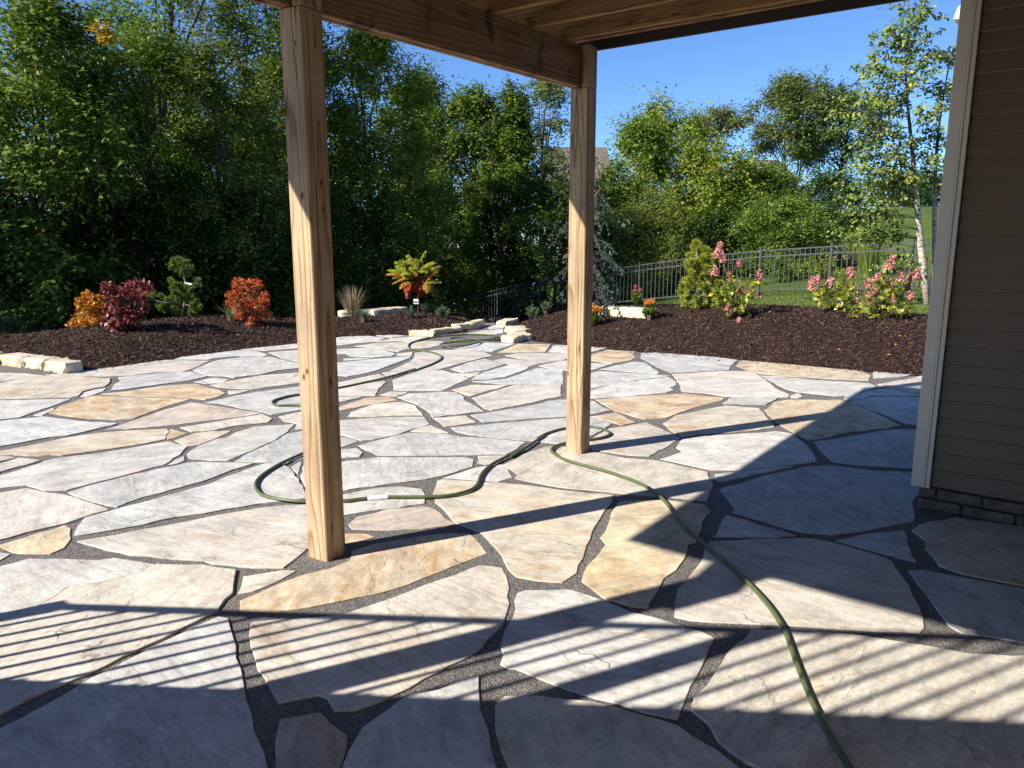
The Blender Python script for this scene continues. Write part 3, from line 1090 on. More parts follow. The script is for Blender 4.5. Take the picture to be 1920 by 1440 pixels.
def knot_mat():
    k = NT('knot')
    v = k.coord()
    ln = k.node('ShaderNodeVectorMath', operation='LENGTH')
    k.to(v, ln.inputs[0])
    w_ = k.math('ADD', ln.outputs['Value'], k.math('MULTIPLY', k.noise(v, 30, 3), 0.3))
    k.col(k.ramp(w_, [(0.25, (0.045, 0.02, 0.01)), (0.6, (0.13, 0.06, 0.025)), (0.85, (0.24, 0.13, 0.055)), (1.1, (0.30, 0.19, 0.09))]))
    k.set(0.75, 0.2)
    return k.m


M['knot'] = knot_mat()
M['crack'] = plain('wood_check', (0.03, 0.018, 0.01), 0.9, 0.05)


def knot(d1c, face, u, z, ru, rz):
    """an elliptical knot a hair proud of a post face; u is across the face"""
    c = W(d1c, PD2, z)
    if face == 'left':
        nrm, acr = -pux, puy
    else:
        nrm, acr = puy, pux
    c = c + nrm * 0.0706 + acr * u
    n = 18
    bm = bmesh.new()
    vs = []
    for i in range(n):
        a = 2 * math.pi * i / n
        rr_ = 1 + 0.12 * noise.noise(Vector((math.cos(a) * 1.5, math.sin(a) * 1.5, z * 9 + u)))
        vs.append(bm.verts.new((math.cos(a) * rr_, math.sin(a) * rr_, 0)))
    ct = bm.verts.new((0, 0, 0.35))
    for i in range(n):
        bm.faces.new((vs[i], vs[(i + 1) % n], ct))
    me = bpy.data.meshes.new('knot')
    bm.to_mesh(me)
    bm.free()
    me.materials.append(M['knot'])
    o = bpy.data.objects.new('knot', me)
    bx = nrm.cross(UP)
    Mx = Matrix(((bx.x * ru, UP.x * rz, nrm.x * 0.002, c.x), (bx.y * ru, UP.y * rz, nrm.y * 0.002, c.y), (bx.z * ru, UP.z * rz, nrm.z * 0.002, c.z), (0, 0, 0, 1)))
    link(o, POSTS[round(d1c, 3)], Mx)


for a_ in ((2.468, 'right', 0.012, 0.93, 0.017, 0.036), (2.468, 'right', 0.018, 1.78, 0.013, 0.022), (2.468, 'right', 0.010, 1.90, 0.012, 0.022), (2.468, 'left', -0.005, 0.99, 0.014, 0.017), (2.468, 'left', -0.03, 0.96, 0.011, 0.02),
           (2.468, 'left', 0.022, 1.84, 0.013, 0.02), (2.468, 'left', 0.03, 2.52, 0.008, 0.014), (4.945, 'right', 0.02, 1.40, 0.010, 0.016), (4.945, 'right', 0.0, 2.31, 0.009, 0.015), (4.945, 'right', -0.01, 0.55, 0.008, 0.012),
           (4.945, 'left', -0.058, 0.62, 0.008, 0.018)):
    knot(*a_)


def check(d1c, pts, wmax):
    """a drying crack down the shaded face of a post: pts are (across, height)"""
    mb = MB()
    for i in range(len(pts) - 1):
        vs = []
        for (u, z), s in ((pts[i], -1), (pts[i], 1), (pts[i + 1], 1), (pts[i + 1], -1)):
            k = i if (u, z) == pts[i] else i + 1
            w_ = wmax * math.sin(math.pi * min(0.97, max(0.03, k / (len(pts) - 1))))
            vs.append(W(d1c, PD2, z) + puy * 0.0708 + pux * (u + s * w_))
        mb.add(vs, [(0, 1, 2, 3)])
    mb.build('drying_crack', M['crack'], POSTS[round(d1c, 3)], W(d1c, PD2, 1.5))


check(2.468, [(-0.030, 2.66), (-0.028, 2.4), (-0.031, 2.1), (-0.026, 1.9), (-0.028, 1.7), (-0.022, 1.5), (-0.024, 1.35), (-0.02, 1.2)], 0.0016)
check(2.468, [(-0.016, 0.30), (-0.014, 0.22), (-0.015, 0.15), (-0.012, 0.09)], 0.0009)
check(4.945, [(0.035, 2.6), (0.034, 2.2), (0.038, 1.8), (0.036, 1.5)], 0.0012)
# two-ply beam in the notches
for s, lo in ((-0.0195, 0.0), (0.0195, 0.004)):
    board('beam', deck, M['beam'], W(2.25, -3.121 + s, (ZB0 + ZB1) / 2 + lo / 2 + 0.001), D1, D2, (5.5, 0.286 - lo, 0.0375), 0.004)
DL, DR, DN, DF = -3.83, 1.45, -0.26, 5.10
d1 = 4.73
while d1 > DN + 0.1:
    board('joist', deck, M['joist'], W(d1, (DL + DR) / 2 + 0.03, (ZB1 + ZJ1) / 2 + 0.002), D2, UP, (DR - DL - 0.12, 0.038, 0.235), 0.004)
    d1 -= 0.406
board('joist', deck, M['joist'], W(5.04, (DL + DR) / 2 + 0.03, 3.115), D2, UP, (DR - DL - 0.12, 0.038, 0.176), 0.004)
board('joist', deck, M['joist'], W(DN + 0.05, (DL + DR) / 2 + 0.03, (ZB1 + ZJ1) / 2 + 0.003), D2, UP, (DR - DL - 0.12, 0.038, 0.235), 0.004)
board('rim_board', deck, M['joist'], W((DN + DF) / 2, DL + 0.042, (ZB1 + ZJ1) / 2), D1, UP, (DF - DN - 0.05, 0.038, 0.236), 0.004)
board('fascia', deck, M['fascia'], W(DF, (DL + DR) / 2, 3.095), D2, UP, (DR - DL, 0.02, 0.262), 0.002)
board('fascia', deck, M['fascia'], W((DN + DF) / 2, DL + 0.01, 3.095), D1, UP, (DF - DN - 0.03, 0.02, 0.262), 0.002)
board('fascia', deck, M['fascia'], W(DN, (DL + DR) / 2, 3.095), D2, UP, (DR - DL, 0.02, 0.262), 0.002)
d1 = DN + 0.06
while d1 < DF - 0.05:
    board('decking_board', deck, M['decking'], W(d1, (DL + DR) / 2, ZJ1 + 0.0155), D2, UP, (DR - DL, 0.139, 0.025), 0.003)
    d1 += 0.1445
# railing of the deck
zt = ZJ1 + 0.03
for a in (DL + 0.08,):
    for q in (DN + 0.06, 1.65, 3.35, DF - 0.06):
        board('rail_post', deck, M['fascia'], W(q, a, zt + 0.50), UP, D1, (1.0, 0.10, 0.10), 0.004)
    board('rail', deck, M['fascia'], W((DN + DF) / 2, a, zt + 0.93), D1, UP, (DF - DN - 0.1, 0.06, 0.05), 0.004)
    board('rail', deck, M['fascia'], W((DN + DF) / 2, a, zt + 0.10), D1, UP, (DF - DN - 0.1, 0.04, 0.04), 0.004)
    q = DN + 0.17
    while q < DF - 0.12:
        board('baluster', deck, M['rail_dark'], W(q, a, zt + 0.515), UP, D1, (0.79, 0.019, 0.019), 0.0)
        q += 0.11

# ------------------------------------------------------------------ stairs down from the deck, left of the camera
stairs = empty('staircase', W(-0.9, -5.0, 0), 'timber deck stairs with black balusters casting striped shadows on the patio', 'staircase')
SL = 0.742
SFAR, SNEAR = -0.30, -1.45


def zs(d2):                                       # height of the stair side at a place along the run
    return 0.962 + (d2 + 3.78) * SL


slope = (D2 + UP * SL).normalized()
sn = slope.cross(D1)
sn = sn if sn.z > 0 else -sn
dA, dB = -5.0, -0.72
for q in (SFAR - 0.02, SNEAR):
    c = W(q, (dA + dB) / 2, (zs(dA) + zs(dB)) / 2) - sn * 0.14
    board('stringer', stairs, M['fascia'], c, slope, sn, ((dB - dA) * math.sqrt(1 + SL * SL), 0.04, 0.28), 0.003)
nstep = 17
for i in range(nstep):
    d = -5.0 + (i + 0.5) * 0.252
    z = zs(d) - 0.06
    board('tread', stairs, M['decking'], W((SFAR + SNEAR) / 2, d, z), D1, UP, (1.08, 0.285, 0.03), 0.003)
    board('riser', stairs, M['decking'], W((SFAR + SNEAR) / 2, d - 0.128, z - 0.108), D1, UP, (1.08, 0.018, 0.182), 0.002)
dR0, dR1 = -4.41, -1.2
for q in (SFAR, SNEAR):
    c = W(q, (dR0 + dR1) / 2, 1.262 + ((dR0 + dR1) / 2 - dR0) * 0.752)
    board('handrail', stairs, M['fascia'], c, (D2 + UP * 0.752), UP, ((dR1 - dR0) * math.sqrt(1 + 0.752 ** 2), 0.045, 0.035), 0.003)
    d = dR0 + 0.11
    while d < dR1:
        zb, zt2 = zs(d) - 0.03, 1.25 + (d - dR0) * 0.752
        board('baluster', stairs, M['rail_dark'], W(q, d, (zb + zt2) / 2), UP, D1, (round(zt2 - zb, 2), 0.019, 0.019), 0.0)
        d += 0.108
    for d in (dR0, -2.62, -1.15):
        zt2 = 1.275 + (d - dR0) * 0.752
        zb = 0.0 if d == dR0 else zs(d) - 0.25
        board('newel_post', stairs, M['fascia'], W(q, d, (zb + zt2) / 2), UP, D1, (zt2 - zb, 0.085, 0.085), 0.004)

# ------------------------------------------------------------------ house on the right
house = empty('house', W(5.6, 0.4, 0), 'house corner with taupe lap siding and cream corner trim', 'house')
HW = 5.14
board('wall', house, M['siding'], W(HW + 1.53, 2.14, 3.1), D2, UP, (5.78, 3.0, 5.9), 0.0)
board('wall', house, M['siding'], W(-0.6, 1.62, 3.1), D1, UP, (11.44, 0.26, 5.9), 0.0)
board('foundation', house, M['mortar'], W(HW + 1.53, 2.145, 0.05), D2, UP, (5.74, 2.98, 0.22), 0.0)
EXPO = 0.1082
z = 0.146
while z < 3.4:
    # a lap: tilted so that its foot stands proud
    c = W(HW + 0.010, 0.83, z + EXPO / 2 + 0.006)
    tilt = (UP + D1 * 0.20).normalized()
    board('siding_plank', house, M['siding'], c, D2, tilt, (3.0, 0.020, EXPO + 0.014), 0.006)
    z += EXPO
board('corner_trim', house, M['trim'], W(HW - 0.018, -0.742, 1.79), UP, D2, (3.304, 0.025, 0.064), 0.003)
board('trim_bead', house, M['trim'], W(HW - 0.019, -0.703, 1.79), UP, D2, (3.304, 0.030, 0.013), 0.005)
board('corner_trim', house, M['trim'], W(HW - 0.016, -0.6835, 1.79), UP, D2, (3.304, 0.025, 0.0255), 0.003)
board('corner_trim', house, M['trim'], W(HW + 0.03, -0.764, 1.79), UP, D1, (3.304, 0.02, 0.07), 0.003)
rs = random.Random(2)
for row in range(2):
    d = -0.735 + (0.0 if row else -0.0)
    first = True
    while d < 2.2:
        L = (0.10 if row else 0.24) if first else rs.uniform(0.2, 0.28)
        first = False
        b = board('veneer_block', house, M['veneer'], W(HW + 0.03 + rs.uniform(-0.004, 0.004), d + L / 2, 0.026 + row * 0.073), D2, UP, (round(L - 0.012, 3), 0.06, 0.064), 0.008)
        d += L
# white vent hood beyond the corner
mb = MB()
hv = [W(HW + 0.46, -0.775, 2.93), W(HW + 0.62, -0.775, 2.93), W(HW + 0.62, -0.775, 3.10), W(HW + 0.46, -0.775, 3.10),
      W(HW + 0.46, -0.878, 2.94), W(HW + 0.62, -0.878, 2.94), W(HW + 0.62, -0.862, 3.0), W(HW + 0.46, -0.862, 3.0)]
mb.add(hv, [(0, 1, 2, 3), (4, 7, 6, 5), (0, 4, 5, 1), (3, 2, 6, 7), (0, 3, 7, 4), (1, 5, 6, 2)])
hood = mb.build('vent_hood', M['white'], house, W(HW + 0.54, -0.775, 3.0))

# ------------------------------------------------------------------ garden hose
HP = []


def hp(t, s, z=0.0):
    ox, oy, sc = TILES[t]
    for q in s.split():
        x, y = q.split(',')
        g = G(ox + float(x) / sc, oy + float(y) / sc, 0.012)
        HP.append((g.x, g.y, 0.0135 + z))


hp('V8', '1020,1800 880,1620 750,1420 640,1240 545,1062 500,960 465,870 430,780 400,690 370,610 330,540 285,470 230,400 150,315 70,240')
hp('V3', '1850,950 1740,860 1640,768 1565,705 1500,640 1440,570 1380,490 1345,445 1300,400 1250,358 1200,325 1130,290 1060,260 960,225 850,188 740,160 640,133 560,110 500,88 450,60 415,30')
hp('U4', '160,605 170,580 200,560 260,540 340,525', 0.0)
hp('U4', '440,510 520,500 600,488 660,470 690,448 670,425 625,405 560,390 470,385 360,388 240,410 160,432 100,455 40,490')
hp('U3', '1920,560 1860,600 1790,648 1700,705 1620,750')
hp('U6', '1560,95 1450,150 1380,183 1310,220 1260,255 1215,300 1190,340 1175,385 1150,425 1100,455 1030,478 950,495 850,507 740,512 600,513 480,513 400,512')
HC = len(HP)
hp('U6', '310,516 225,524 130,534 50,545')
hp('V2', '1600,475 1480,480 1310,482 1200,478 1100,466 1000,448 930,425 885,395 860,350 865,310 895,268 940,230 1000,190 1070,150 1150,110 1230,75 1300,45')
hp('U2', '1585,530 1640,490 1700,430 1730,360 1740,280 1730,200 1690,140 1620,108 1560,100 1450,97 1360,98 1315,90 1300,72 1320,50 1400,25 1480,8 1560,-2')
hp('T2', '885,668 1000,645 1130,625 1255,605 1400,575 1560,540 1700,505 1820,470 1920,440')
hp('T3', '60,510 150,480 230,450 290,420 325,395 318,372 280,352 220,335 150,325 90,318 50,308 28,288 35,265 65,248 120,230 200,212 300,197 400,188 500,182 600,178 700,180 780,184 820,192 828,202 800,213 740,222 660,224', 0.0)
hp('T3', '560,214 470,213 420,220 400,230 420,240 480,244 560,242', 0.012)
hp('T3', '640,242 660,252 630,270 560,288 470,297 390,297 330,292 312,283 340,272 420,262 500,254 600,246 700,240', 0.02)
hp('T3', '760,236 800,234', 0.006)


def smooth_path(P, n):
    P = [Vector(p) for p in P]
    out = []
    for i in range(len(P) - 1):
        p0, p1, p2, p3 = P[max(i - 1, 0)], P[i], P[i + 1], P[min(i + 2, len(P) - 1)]
        for k in range(n):
            f = k / n
            out.append(0.5 * ((2 * p1) + (p2 - p0) * f + (2 * p0 - 5 * p1 + 4 * p2 - p3) * f * f + (3 * p1 - p0 - 3 * p2 + p3) * f ** 3))
    out.append(P[-1])
    return out


hose = empty('garden_hose', HP[60], 'olive green garden hose snaking across the flagstones', 'hose')
mb = MB()
mb.tube(smooth_path(HP, 3), 0.0115, 8)
mb.build('hose_tube', M['hose'], hose, HP[60], True)
mb = MB()
a, b = Vector(HP[HC - 1]), Vector(HP[HC + 1])
dv = (b - a).normalized()
mb.tube([a, a + dv * 0.012, a + (b - a) * 0.3, a + (b - a) * 0.32, a + (b - a) * 0.6, a + (b - a) * 0.62, b - dv * 0.012, b],
        [0.0125, 0.0148, 0.0148, 0.0162, 0.0162, 0.0148, 0.0148, 0.0125], 12)
cp = mb.build('hose_coupler', M['white'], hose, a, False)
cp['label'] = 'white plastic hose coupler'
mb = MB()
e = Vector(HP[-1]) + Vector((0, 0, 0.006))
dv = Vector((1, -0.03, 0))
mb.tube([e - dv * 0.03, e, e + dv * 0.03, e + dv * 0.14, e + dv * 0.15, e + dv * 0.21, e + dv * 0.215], [0.014, 0.018, 0.017, 0.017, 0.024, 0.025, 0.02], 10)
nz = mb.build('nozzle', M['rubber'], hose, e, True)
nz['label'] = 'dark nozzle at the hose end'


# ------------------------------------------------------------------ limestone blocks
def block(p0, p1, depth, h, label, seed, sink=0.03, zb=None, group='rough limestone edging blocks'):
    """rough block whose front bottom edge runs p0-p1 (ground points), going back by depth"""
    p0, p1 = Vector(p0), Vector(p1)
    L = (p1 - p0).to_2d().length
    ux = Vector((p1.x - p0.x, p1.y - p0.y, 0)).normalized()
    uy = Vector((-ux.y, ux.x, 0))
    if uy.y < 0:
        uy = -uy
    c = (p0 + p1) / 2 + uy * depth / 2
    z0 = (min(p0.z, p1.z) if zb is None else zb) - sink
    bm = bmesh.new()
    bmesh.ops.create_cube(bm, size=1.0)
    bmesh.ops.bevel(bm, geom=bm.edges[:], offset=0.07, segments=1, affect='EDGES')
    bmesh.ops.subdivide_edges(bm, edges=bm.edges[:], cuts=4, use_grid_fill=True)
    for v in bm.verts:
        q = Vector((v.co.x * L, v.co.y * depth, v.co.z * h))
        s = Vector((seed * 7.3, seed * 3.1, 0))
        amp = 0.03 if abs(v.co.z) < 0.45 else 0.009
        q += Vector((noise.noise(q * 9 + s), noise.noise(q * 9 + s + Vector((9, 1, 4))), noise.noise(q * 9 + s + Vector((3, 8, 2))))) * amp
        q += Vector((noise.noise(q * 26 + s), noise.noise(q * 26 + s + Vector((9, 1, 4))), noise.noise(q * 26 + s + Vector((3, 8, 2))))) * amp * 0.5
        v.co = q
    me = bpy.data.meshes.new('limestone_block')
    bm.to_mesh(me)
    bm.free()
    me.polygons.foreach_set('use_smooth', np.ones(len(me.polygons), dtype=bool))
    me.materials.append(M['lime'])
    o = bpy.data.objects.new('limestone_block', me)
    Mx = Matrix(((ux.x, uy.x, 0, c.x), (ux.y, uy.y, 0, c.y), (0, 0, 1, z0 + h / 2), (0, 0, 0, 1)))
    link(o, None, Mx)
    tag(o, label, 'stone block', group)
    return o


def blk(x0, y0, x1, y1, depth, h, label, seed, z=0.0, sink=0.03):
    return block(G(x0, y0, z), G(x1, y1, z), depth, h, label, seed, sink, z)


blk(-62, 685, -4, 684, 0.24, 0.17, 'cream limestone block cut off by the left edge of the photo', 1)
blk(0, 684, 42, 689, 0.24, 0.165, 'cream limestone block, third from the mulch in the left row', 2)
blk(43, 688, 80, 693, 0.24, 0.155, 'yellowish limestone block in the middle of the left row', 3)
blk(82, 694, 121, 701, 0.24, 0.155, 'limestone end block with dark end face beside the left mulch', 4)
blk(765, 629, 812, 631, 0.16, 0.11, 'leftmost small limestone block along the path', 5)
blk(815, 628, 868, 622, 0.16, 0.115, 'middle limestone block on the left side of the path', 6)
blk(857, 621, 892, 617, 0.17, 0.14, 'taller limestone block on the left side of the path', 7)
blk(884, 618, 909, 611, 0.17, 0.145, 'farthest limestone block on the left side of the path', 8)
blk(640, 600, 703, 597, 0.28, 0.19, 'shaded retaining block below the straw coloured grass', 9, 0.08)
blk(704, 597, 766, 591, 0.28, 0.19, 'long pale retaining block left of the sumac', 10, 0.11)
blk(966, 643, 985, 638, 0.26, 0.125, 'nearest limestone block on the right curve of the path', 11)
blk(951, 633, 966, 639, 0.30, 0.12, 'middle limestone block on the right curve of the path', 12)
blk(946, 620, 958, 628, 0.36, 0.12, 'farther limestone block on the right curve of the path', 13)
blk(950, 612, 972, 606, 0.22, 0.12, 'farthest limestone block curling round the right mulch bed', 14)
p0, p1 = foot(1119, 592), foot(1212, 598)
block(p0, p1, 0.34, 0.25, 'long cream limestone slab set into the right mulch bed', 15, 0.08, min(p0.z, p1.z))

# ------------------------------------------------------------------ metal fence
FP = [(1860, 446, 18.4), (1712, 455, 19.5), (1560, 462, 20.7), (1427, 470, 22.0), (1310, 482.5, 23.3), (1200, 497, 24.7), (1103, 511.5, 26.3), (1013, 527, 28.0), (933, 543, 30.0), (860, 561, 32.0), (795, 578, 34.0), (735, 594, 36.2)]
tops = [at(*p) for p in FP]
fence = empty('fence', (tops[5].x, tops[5].y, tops[5].z - 1.2), 'dark grey metal picket fence running downhill behind the beds', 'fence')
FH = 1.22
for i, p in enumerate(tops):
    fp_ = board('fence_post', fence, M['fence'], (p.x, p.y, p.z - FH / 2 + 0.02), UP, Vector((1, 0.8, 0)), (FH + 0.1, 0.062, 0.062), 0.004)
    board('post_cap', fp_, M['fence'], (p.x, p.y, p.z + 0.08), UP, Vector((1, 0.8, 0)), (0.025, 0.074, 0.074), 0.006)
for i in range(len(tops) - 1):
    a, b = tops[i], tops[i + 1]
    v = b - a
    for dz, nm in ((0.0, 'rail'), (-0.17, 'rail'), (-FH + 0.12, 'rail')):
        board(nm, fence, M['fence'], (a + b) / 2 + UP * dz, v, UP, (round(v.length, 2), 0.028, 0.034), 0.0)
    n = 14
    for k in range(1, n):
        c = a.lerp(b, k / n)
        board('picket', fence, M['fence'], c - UP * (FH - 0.08) / 2, UP, Vector((v.x, v.y, 0)), (FH - 0.06, 0.017, 0.017), 0.0)

# ------------------------------------------------------------------ plants


def unit(a):
    return a / np.maximum(np.linalg.norm(a, axis=1, keepdims=True), 1e-9)


def leaves(P, A, Nn, L, Wd, fold=0.18):
    """rhombic leaves: P foot, A direction, Nn normal; L, Wd arrays"""
    A = unit(A)
    B = unit(np.cross(Nn, A))
    N2 = np.cross(A, B)
    L = np.asarray(L).reshape(-1, 1)
    Wd = np.asarray(Wd).reshape(-1, 1)
    v0 = P
    v1 = P + A * L * 0.45 + B * Wd * 0.5 + N2 * Wd * fold
    v2 = P + A * L
    v3 = P + A * L * 0.45 - B * Wd * 0.5 + N2 * Wd * fold
    V = np.stack([v0, v1, v2, v3], 1).reshape(-1, 3)
    return V, np.arange(len(P) * 4).reshape(-1, 4)


def rdir(n):
    return unit(rng.normal(size=(n, 3)))


def cloud_leaves(centers, radii, per, L, Wd, up=0.4, squash=0.8, droop=0.3):
    """leaves through ball-shaped clumps"""
    C = np.repeat(np.asarray(centers, dtype=float), per, axis=0)
    r = np.repeat(np.asarray(radii, dtype=float), per)
    n = len(C)
    d = rdir(n)
    rad = rng.random(n) ** 0.45
    off = d * (r * rad)[:, None]
    off[:, 2] *= squash
    P = C + off
    N = unit(d * 0.8 + np.array([0, 0, up]) + rng.normal(size=(n, 3)) * 0.55)
    A = rdir(n)
    A[:, 2] -= droop
    A += d * 0.5
    s = 0.7 + 0.6 * rng.random(n)
    return leaves(P, A, N, L * s, Wd * s)


def spray_leaves(centers, radii, per, L, Wd, squash=0.8, leaf_per=9):
    """leaves strung along twigs that fan out of each clump"""
    nt = max(3, int(per / leaf_per))
    C = np.repeat(np.asarray(centers, dtype=float), nt, axis=0)
    r = np.repeat(np.asarray(radii, dtype=float), nt)
    n = len(C)
    d = rdir(n)
    d[:, 2] = d[:, 2] * squash + 0.18
    d = unit(d)
    r = r * (0.55 + 0.75 * rng.random(n))
    start = C + rdir(n) * (r * 0.35)[:, None]
    sag = rng.random(n) * 0.35
    C2 = np.repeat(start, leaf_per, axis=0)
    D2_ = np.repeat(d, leaf_per, axis=0)
    R2 = np.repeat(r, leaf_per)
    S2 = np.repeat(sag, leaf_per)
    m = len(C2)
    t = np.tile((np.arange(leaf_per) + 0.5) / leaf_per, n) + rng.normal(0, 0.05, m)
    P = C2 + D2_ * (R2 * t)[:, None]
    P[:, 2] -= S2 * R2 * t * t
    P += rng.normal(0, 0.25 * L, (m, 3))
    sd = unit(np.cross(D2_, np.array([0, 0, 1.0])) + 1e-6)
    sg = np.where(rng.random(m) > 0.5, 1.0, -1.0)[:, None]
    A = D2_ * 0.6 + sd * sg * 0.8 + rng.normal(0, 0.35, (m, 3))
    A[:, 2] -= 0.35
    N = unit(np.array([0, 0, 1.0]) + D2_ * 0.35 + rng.normal(0, 0.5, (m, 3)))
    q = 0.7 + 0.6 * rng.random(m)
    return leaves(P, A, N, L * q, Wd * q)


def crown_clumps(base, h, w, cb, n, rmin, rmax, shape='round', depth=None):
    """clump centres filling a crown envelope, thicker towards its skin"""
    depth = depth or w
    out, rad = [], []
    k = 0
    lean = rng.normal(0, 0.05, 2) * h
    while len(out) < n and k < n * 60:
        k += 1
        u = rng.random()
        z = cb + (h - cb) * u
        if shape == 'round':
            prof = math.sqrt(max(0.0, 1 - (2 * (u - 0.42) / 1.16) ** 2)) if u > 0.42 else (0.80 + 0.2 * u / 0.42)
        elif shape == 'cone':
            prof = (1 - u) ** 0.75 * 0.95 + 0.06
        elif shape == 'spire':
            prof = (0.75 + 0.25 * u / 0.3) if u < 0.3 else max(0.05, 1 - (u - 0.3) / 0.72) ** 0.8
        elif shape == 'flat':
            prof = 0.25 + 0.75 * u ** 0.8
        else:
            prof = 1.0
        rr = rng.random() ** 0.42 * prof
        a = rng.random() * 2 * math.pi
        x = math.cos(a) * rr * w / 2
        y = math.sin(a) * rr * depth / 2
        out.append((base[0] + x + lean[0] * u, base[1] + y + lean[1] * u, base[2] + z))
        rad.append(rmin + (rmax - rmin) * rng.random())
    return np.array(out), np.array(rad)


DENS, LSC = 1.75, 0.84


def make_tree(name, label, base, h, w, cb, mats, n=60, per=160, rr=(0.35, 0.75), L=0.13, Wd=0.075, shape='round', group=None, cat='tree', bark=None, limbs=14, trunk_r=None, squash=0.75, depth=None, multi=1, core=0):
    base = Vector(base)
    o = empty(name, base, label, cat, group)
    C, rad = crown_clumps(base, h, w, cb, n, rr[0], rr[1], shape, depth)
    tr = trunk_r or 0.02 * h
    mb = MB()
    for m in range(multi):
        bx = base + Vector((random.uniform(-1, 1), random.uniform(-1, 1), 0)) * (0.12 * w if multi > 1 else 0)
        tops_ = base + Vector((random.uniform(-0.15, 0.15) * w, random.uniform(-0.15, 0.15) * w, h * 0.88))
        pts = []
        for i in range(8):
            f = i / 7
            p = bx.lerp(tops_, f) + Vector((noise.noise(Vector((f * 3, bx.x, m))), noise.noise(Vector((f * 3, bx.y, m + 5))), 0)) * 0.05 * h * min(1, f * 3)
            pts.append(p)
        pts[0] = pts[0] - UP * 0.2
        mb.tube(pts, [tr * (1 - 0.85 * i / 7) / (multi ** 0.5) for i in range(8)], 7)
        for q in random.sample(range(len(C)), min(limbs // multi, len(C))):
            t = Vector(C[q])
            f = max(0.12, min(0.92, (t.z - base.z) / h * 0.72))
            i = int(f * 7)
            s = pts[i].lerp(pts[min(i + 1, 7)], f * 7 - i)
            mid = s.lerp(t, 0.5) + Vector((0, 0, 0.06 * h))
            mb.tube([s, mid, t], [tr * (1 - f) * 0.5 + 0.008, tr * (1 - f) * 0.3 + 0.006, 0.006], 5)
    mb.build('trunk', bark or M['bark'], o, base, True)
    V, Fc = spray_leaves(C, rad * 1.15, int(per * (DENS if mats is not LM['deep'] else 1.05)), L * LSC, Wd * LSC, squash)
    np_obj('crown', V, Fc, mats, o, base)
    return o


